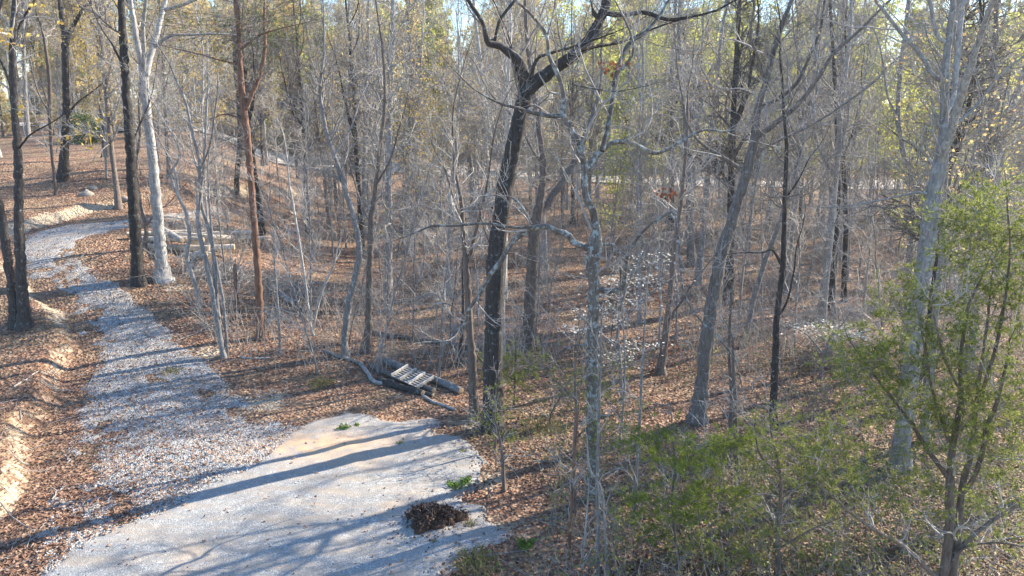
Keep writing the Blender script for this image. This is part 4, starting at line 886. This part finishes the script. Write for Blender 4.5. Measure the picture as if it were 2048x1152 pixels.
# pallet resting on the logs
M['pallet'] = bark('weathered_pallet_wood', (.36, .33, .30), (.66, .62, .56), 18, None, 0, .004)
M['board'] = bark('grey_deck_board', (.16, .155, .15), (.36, .345, .33), 18, None, 0, .004); pc = hit(825, 772)+[0, 0, .24]
TILT = math.tan(math.radians(13))                       # it slopes down toward the pad
def on_pallet(px, py):
    sx, sz = ray(px, py); Y = (H-pc[2]+pc[1]*TILT)/(TILT-sz); return np.array([sx*Y, Y, H+sz*Y])
c_l, c_f, c_r, c_n = on_pallet(783, 752), on_pallet(813, 733), on_pallet(867, 757), on_pallet(838, 778)
ex = unit(c_n-c_l+c_r-c_f); eyv = (c_f-c_l+c_r-c_n)/2; ez = unit(np.cross(ex, eyv)); ez = ez if ez[2] > 0 else -ez; ey = np.cross(ez, ex)
LX = float(np.linalg.norm(c_n-c_l+c_r-c_f)/2); LY = float(np.linalg.norm(eyv)); pb = (c_l+c_f+c_r+c_n)/4
pt = thing('pallet', 'weathered wooden pallet lying on top of the logs by the gravel pad', 'pallet', pb); AX = np.stack([ex, ey, ez])
for i in range(7):
    g = Geo(); g.box((i-3)/6.0*(LY-.06)*ey, (LX+rng.uniform(-.04, .03), LY*.075, .02), AX); link('deck_board', g.mesh('deck_board', [M['board']], smooth_=False), pt)
for i in range(4):
    g = Geo(); g.box(ex*(i-1.5)/3.0*(LX-.06)+ez*.047, (.04, LY+.04, .07), AX); link('stringer', g.mesh('stringer', [M['pallet']], smooth_=False), pt)

# ------------------------------------------------------------------ small things on the ground
c = hit(868, 1046); t = thing('debris_mound', 'mound of dark dead leaves and roots on the gravel pad', 'debris mound', c)
th = np.linspace(0, 2*math.pi, 40, endpoint=False); rr = np.linspace(0, 1, 10)
prof = 1+.26*np.sin(th*3+1)+.10*np.sin(th*9)+.08*np.sin(th*13+2)+.12*np.sin(th*5)
X = np.outer(rr, np.cos(th)*prof)*.50; Y = np.outer(rr, np.sin(th)*prof)*.38; Z = np.outer(.24*(1-rr**2.2), np.ones(40))+fbm(X*9, Y*9, 5)*.08*(1-rr**3)[:, None]-.0
Zg = height(X.ravel()+c[0], Y.ravel()+c[1]).reshape(X.shape)-c[2]+.045; Z[-1] -= .08
V = np.stack([X, Y, Z+Zg], -1).reshape(-1, 3); q = np.arange(9)[:, None]*40+np.arange(40)[None]; j = (np.arange(40)+1) % 40
q = np.stack([q, np.arange(9)[:, None]*40+j, np.arange(1, 10)[:, None]*40+j, q+40], -1).reshape(-1, 4)
link('soil', mk_mesh('soil', V, [q], [plain('dark_soil', (.03, .018, .012), (.10, .055, .035), 30, .95, .03)]), t)
f = Geo(); k = rng.integers(40, len(V)-30, 1100); f.leaves(V[k]+rng.normal(size=(1100, 3))*[.03, .03, .015]+[0, 0, .02], rng.uniform(.04, .09, 1100), flat=.3); n = 260; q = rng.normal(size=(n, 2))*[.42, .34]; f.leaves(np.stack([q[:, 0], q[:, 1], height(q[:, 0]+c[0], q[:, 1]+c[1])-c[2]+.065], 1), rng.uniform(.03, .07, n), flat=.8)
link('dead_leaves', f.mesh('dead_leaves', [M['debris']], smooth_=False), t)
g = Geo(); n = 90; k = rng.integers(40, len(V)-60, n); d = unit(rng.normal(size=(n, 3))+[0, 0, .9]); L = rng.uniform(.08, .3, n)[:, None]
g.tubes(np.stack([V[k], V[k]+d*L*.5+rng.normal(size=(n, 3))*.02, V[k]+d*L], 1), np.repeat([[.005, .004, .002]], n, 0), 3); link('roots', g.mesh('roots', [M['twig_dark']]), t)
def tuft(name, label, px, py, r, hz, n, m_, cat='weed', group=None, zoff=.045):
    c = hit(px, py); t = thing(name, label, cat, c+[0, 0, zoff-.01], group); f = Geo()
    a = rng.uniform(0, 6.28, n); rad = rng.uniform(0, 1, n)**.6*r; b = np.stack([np.cos(a)*rad, np.sin(a)*rad, np.zeros(n)], 1); b[:, 2] = height(b[:, 0]+c[0], b[:, 1]+c[1])-c[2]
    d = unit(rng.normal(size=(n, 3))*.55+[0, 0, 1]+b*1.5); L = hz*rng.uniform(.5, 1.2, n)[:, None]; e = unit(np.cross(d, rng.normal(size=(n, 3))))*.008
    mid = b+d*L*.6; tip = b+unit(d-[0, 0, .5])*L
    Vv = np.stack([b-e, b+e, mid+e, mid-e, tip], 1); i_ = np.arange(n)[:, None]*5
    f.add(Vv, np.concatenate([i_+[0, 1, 2], i_+[0, 2, 3], i_+[3, 2, 4]])); link('blades', f.mesh('blades', [M[m_]], smooth_=False), t)
    if m_ == 'weed':
        g2 = Geo(); g2.leaves(np.concatenate([mid, tip]), rng.uniform(.03, .07, 2*n)); link('leaves', g2.mesh('leaves', [M[m_]], smooth_=False), t)
tuft('weed', 'bright green weed clump on the gravel beyond the debris mound', 912, 978, .14, .14, 60, 'weed')
tuft('weed', 'small green weed touching the larger clump on the gravel', 932, 969, .12, .10, 40, 'weed')
tuft('weed', 'green weed near the far edge of the gravel pad', 687, 861, .11, .12, 40, 'weed')
tuft('weed', 'tiny green weed near the far edge of the gravel pad, right of a bigger one', 714, 854, .06, .06, 18, 'weed')
tuft('weed', 'green weed clump in leaves beside the gravel corner', 1052, 1094, .13, .10, 50, 'weed', zoff=.02)
tuft('grass_clump', 'olive grass clump at the right corner of the gravel pad', 955, 1132, .35, .2, 240, 'drygrass', 'grass', zoff=.03)
for i, (x, y, r, lab) in enumerate([(940,1052,.13,'dry grass tuft on gravel right of the debris mound'),(868,1090,.05,'dry grass sprig on gravel below the debris mound'),(800,890,.07,'dry grass sprig in the middle of the gravel pad'),(925,905,.09,'dry grass tuft near the pad notch'),(1000,870,.4,'olive grass patch at the foot of the big dark oak'),(1090,860,.6,'olive grass patch right of the big dark oak'),(640,770,.4,'greyish grass patch between driveway and pallet'),(345,745,.3,'dull grass patch in the driveway centre')]):
    tuft('grass_clump', lab, x, y, r, .05+.25*r, int(60+350*r), 'drygrass', 'grass', zoff=.03)
def boulder(label, px, py, r):
    c = hit(px, py); u = np.linspace(0, 2*math.pi, 14, endpoint=False); v = np.linspace(0.05, math.pi*.62, 8); U, Vv = np.meshgrid(u, v)
    rad = r*(1+.35*fbm(U*.9+px, Vv*1.5, 7)+.15*np.sin(U*2+px)); X = rad*np.sin(Vv)*np.cos(U)*1.35; Y = rad*np.sin(Vv)*np.sin(U); Z = rad*np.cos(Vv)*.75
    q = np.arange(7)[:, None]*14+np.arange(14)[None]; j = (np.arange(14)+1) % 14; q = np.stack([q, q+14, np.arange(1, 8)[:, None]*14+j, np.arange(7)[:, None]*14+j], -1).reshape(-1, 4)
    V = np.stack([X, Y, Z], -1).reshape(-1, 3); top = len(V); V = np.concatenate([V, [[0, 0, rad[0].mean()*.76]]]); i_ = np.arange(14)
    tag(link('boulder', mk_mesh('boulder', V, [q, np.stack([np.full(14, top), i_, j], -1)], [M['rock']]), None, c), label, 'boulder')['label'] = label
    bpy.context.scene.collection.objects[-1].location = c
M['rock'] = plain('rock', (.16, .14, .12), (.42, .38, .33), 9, .9, .03)
boulder('grey boulder on the leafy hill above the sandy drive cut', 174, 390, .28)
boulder('small pale boulder beside the sandy drive cut', 249, 400, .2)
boulder('boulder at the foot of the low-forking dark hill tree', 186, 378, .2)
# yellow marker post, clipped shrub, bin
c = hit(182, 290); M['yellowpaint'] = plain('yellow_paint', (.62, .42, .03), (.72, .52, .05), 20, .5, .001)
t = thing('marker_post', 'thin yellow marker post in front of the clipped green shrub', 'post', c)
s_ = c[1]/F; g = Geo(); g.tubes(np.array([[0, 0, -.3], [0, 0, .5], [0, 0, 40*s_]]), np.full(3, .035), 8, cap=True); link('pole', g.mesh('pole', [M['yellowpaint']]), t)
g = Geo(); g.tubes(np.array([[0, 0, 40*s_], [0, 0, 40*s_+.08], [0, 0, 40*s_+.13]]), np.array([.042, .042, .015]), 8, cap=True); link('cap', g.mesh('cap', [M['yellowpaint']]), t)
def shrub(label, px, py, rx, rz, n, m_='shrub', name='shrub'):
    c = hit(px, py); t = thing(name, label, 'shrub', c)
    A = rng.normal(size=(60, 3))*[rx*.4, rx*.4, rz*.25]+[0, 0, rz*.55]; A[:, 2] = np.abs(A[:, 2])
    st = np.stack([A*[.15, .15, 0], A*[.5, .5, .5], A], 1); g = Geo(); g.tubes(st, np.repeat([[.03, .02, .01]], 60, 0), 4); link('stems', g.mesh('stems', [M['twig_dark']]), t)
    q = A[rng.integers(0, 60, n)]+rng.normal(size=(n, 3))*[rx*.2, rx*.2, rz*.14]; q[:, 2] = np.maximum(q[:, 2], .05); f = Geo(); f.leaves(q, rng.uniform(.08, .2, n)); link('foliage', f.mesh('foliage', [M[m_]], smooth_=False), t)
shrub('clipped dark green shrub on the hill behind the yellow post', 178, 286, 1.5, 1.9, 2600)
shrub('dark green shrub by the dwellings beyond the far road', 640, 296, 2.2, 4.0, 2400)
shrub('low bright green bush beside the green bin', 605, 298, 1.5, 1.4, 1200, 'weed')
shrub('round dark bush right of the far road bend', 700, 312, 1.6, 1.8, 1200)
c = hit(533, 304); t = thing('wheeled_bin', 'dark green wheeled bin beside the far gravel road', 'bin', c)
M['bin'] = plain('green_plastic', (.01, .075, .05), (.02, .11, .075), 8, .45, .001); M['black'] = plain('black_rubber', (.015,)*3, (.03,)*3, 8, .7, .001)
g = Geo(); g.add([[-.27, -.3, .08], [.27, -.3, .08], [.27, .3, .08], [-.27, .3, .08], [-.34, -.38, 1.0], [.34, -.38, 1.0], [.34, .38, 1.0], [-.34, .38, 1.0]], [[0,3,2,1],[4,5,6,7],[0,1,5,4],[1,2,6,5],[2,3,7,6],[3,0,4,7]]); link('body', g.mesh('body', [M['bin']], smooth_=False), t)
g = Geo(); g.add([[-.37, -.42, 1.003], [.37, -.42, 1.003], [.37, .42, 1.003], [-.37, .42, 1.003], [-.30, -.34, 1.12], [.30, -.34, 1.12], [.30, .38, 1.14], [-.30, .38, 1.14]], [[0,3,2,1],[4,5,6,7],[0,1,5,4],[1,2,6,5],[2,3,7,6],[3,0,4,7]]); link('lid', g.mesh('lid', [M['bin']], smooth_=False), t)
for s in (-1, 1):
    g = Geo(); g.tubes(np.array([[s*.25, .33, .12], [s*.32, .33, .12]]), np.full(2, .12), 12, u=(0, 0, 1), cap=True); link('wheel', g.mesh('wheel', [M['black']]), t)

# ------------------------------------------------------------------ houses beyond the far road
M['glass'] = mat('window_glass')[0]; M['glass'].node_tree.nodes['Principled BSDF'].inputs['Base Color'].default_value = (.03, .04, .05, 1); M['glass'].node_tree.nodes['Principled BSDF'].inputs['Roughness'].default_value = .08
M['trim'] = plain('white_trim', (.68, .68, .66), (.8, .8, .78), 8, .6, .001)
def house(label, x, y, wx, wy, hz, rz, wall, roof):
    t = thing('house', label, 'house', (x, y, float(height(x, y))-.4), None, rz)
    g = Geo(); a, b = wx/2, wy/2; R_ = hz+wx*.32
    g.add([[-a,-b,0],[a,-b,0],[a,b,0],[-a,b,0],[-a,-b,hz],[a,-b,hz],[a,b,hz],[-a,b,hz]], [[0,1,5,4],[1,2,6,5],[2,3,7,6],[3,0,4,7]]); g.add([[-a,-b,hz],[a,-b,hz],[0,-b,R_]], [[0,1,2]]); g.add([[-a,b,hz],[a,b,hz],[0,b,R_]], [[0,2,1]])
    link('wall', g.mesh('wall', [wall], smooth_=False), t)
    ro = thing('roof', '', ''); del ro['label'], ro['category']; bpy.data.objects.remove(ro)
    g = Geo(); e = .45; sl = (R_-hz)/a
    for s in (-1, 1):
        p0 = np.array([[s*(a+e), -b-e, hz-e*sl], [s*(a+e), b+e, hz-e*sl], [0, b+e, R_], [0, -b-e, R_]])+[0, 0, .03]
        g.add(np.concatenate([p0, p0+[0, 0, .14]]), [[0,1,2,3],[4,7,6,5],[0,4,5,1],[1,5,6,2],[3,2,6,7],[0,3,7,4]])
    rf = link('roof', g.mesh('roof', [roof], smooth_=False), t)
    g = Geo(); g.box((a*.4, b*.3, R_+.1), (.8, .6, 1.6)); link('chimney', g.mesh('chimney', [M['brick']], smooth_=False), rf)
    for s in (-.55, .55):
        for z_ in ((1.6,) if hz < 4 else (1.6, 4.1)):
            g = Geo(); g.box((s*a, -b-.03, z_), (1.15, .1, 1.5)); wn = link('window', g.mesh('window', [M['trim']], smooth_=False), t)
            for q_ in (-.25, .25):
                g = Geo(); g.box((s*a+q_, -b-.085, z_), (.44, .03, 1.3)); link('pane', g.mesh('pane', [M['glass']], smooth_=False), wn)
    g = Geo(); g.box((0, -b-.03, 1.3), (1.0, .1, 2.1)); link('door', g.mesh('door', [M['trim']], smooth_=False), t)
    for s in (-1, 1):
        g = Geo(); g.box((s*(a+.003), -b-.02, hz/2), (.16, .16, hz)); link('corner_board', g.mesh('corner_board', [M['trim']], smooth_=False), t)
M['brick'] = plain('brick', (.22, .10, .07), (.32, .16, .11), 30, .9, .01)
bl = plain('blue_siding', (.22, .29, .36), (.30, .38, .46), 4, .7, .004); gs = plain('grey_siding', (.20, .21, .23), (.30, .31, .33), 4, .7, .004); rfm = plain('roof_shingles', (.05, .055, .065), (.11, .115, .13), 12, .9, .01)
def hx(px, Y): return (px-1024)/ (F*1.0)*Y/math.cos(PITCH)
house('blue-sided house beyond the far road behind the red-barked pine', hx(455, 112), 112, 8, 9, 3.2, .3, bl, rfm)
house('dark-roofed blue-grey house beyond the far road right of the red-barked pine', hx(615, 118), 118, 7, 10, 3.4, -.35, bl, rfm)
house('grey house with white corner boards uphill behind the yellow post', hx(170, 105), 105, 8, 9, 4.0, .4, gs, rfm)
for t in bpy.data.objects:
    if '_D' in t: del t['_D']

# ------------------------------------------------------------------ the air
hb = Geo(); hb.box((0, (gy[0]+gy[-1])/2, 22), (gx[-1]-gx[0]+60, gy[-1]-gy[0]+60, 50))
hz = link('haze', hb.mesh('haze', [], smooth_=False)); hz['kind'] = 'stuff'
hm = bpy.data.materials.new('haze'); hm.use_nodes = True; hn = hm.node_tree; hn.nodes.clear()
vo = hn.nodes.new('ShaderNodeVolumePrincipled'); vo.inputs['Color'].default_value = (.88, .93, 1, 1); vo.inputs['Density'].default_value = .0004; vo.inputs['Anisotropy'].default_value = .35
ho = hn.nodes.new('ShaderNodeOutputMaterial'); hn.links.new(vo.outputs[0], ho.inputs['Volume']); hz.data.materials.append(hm)
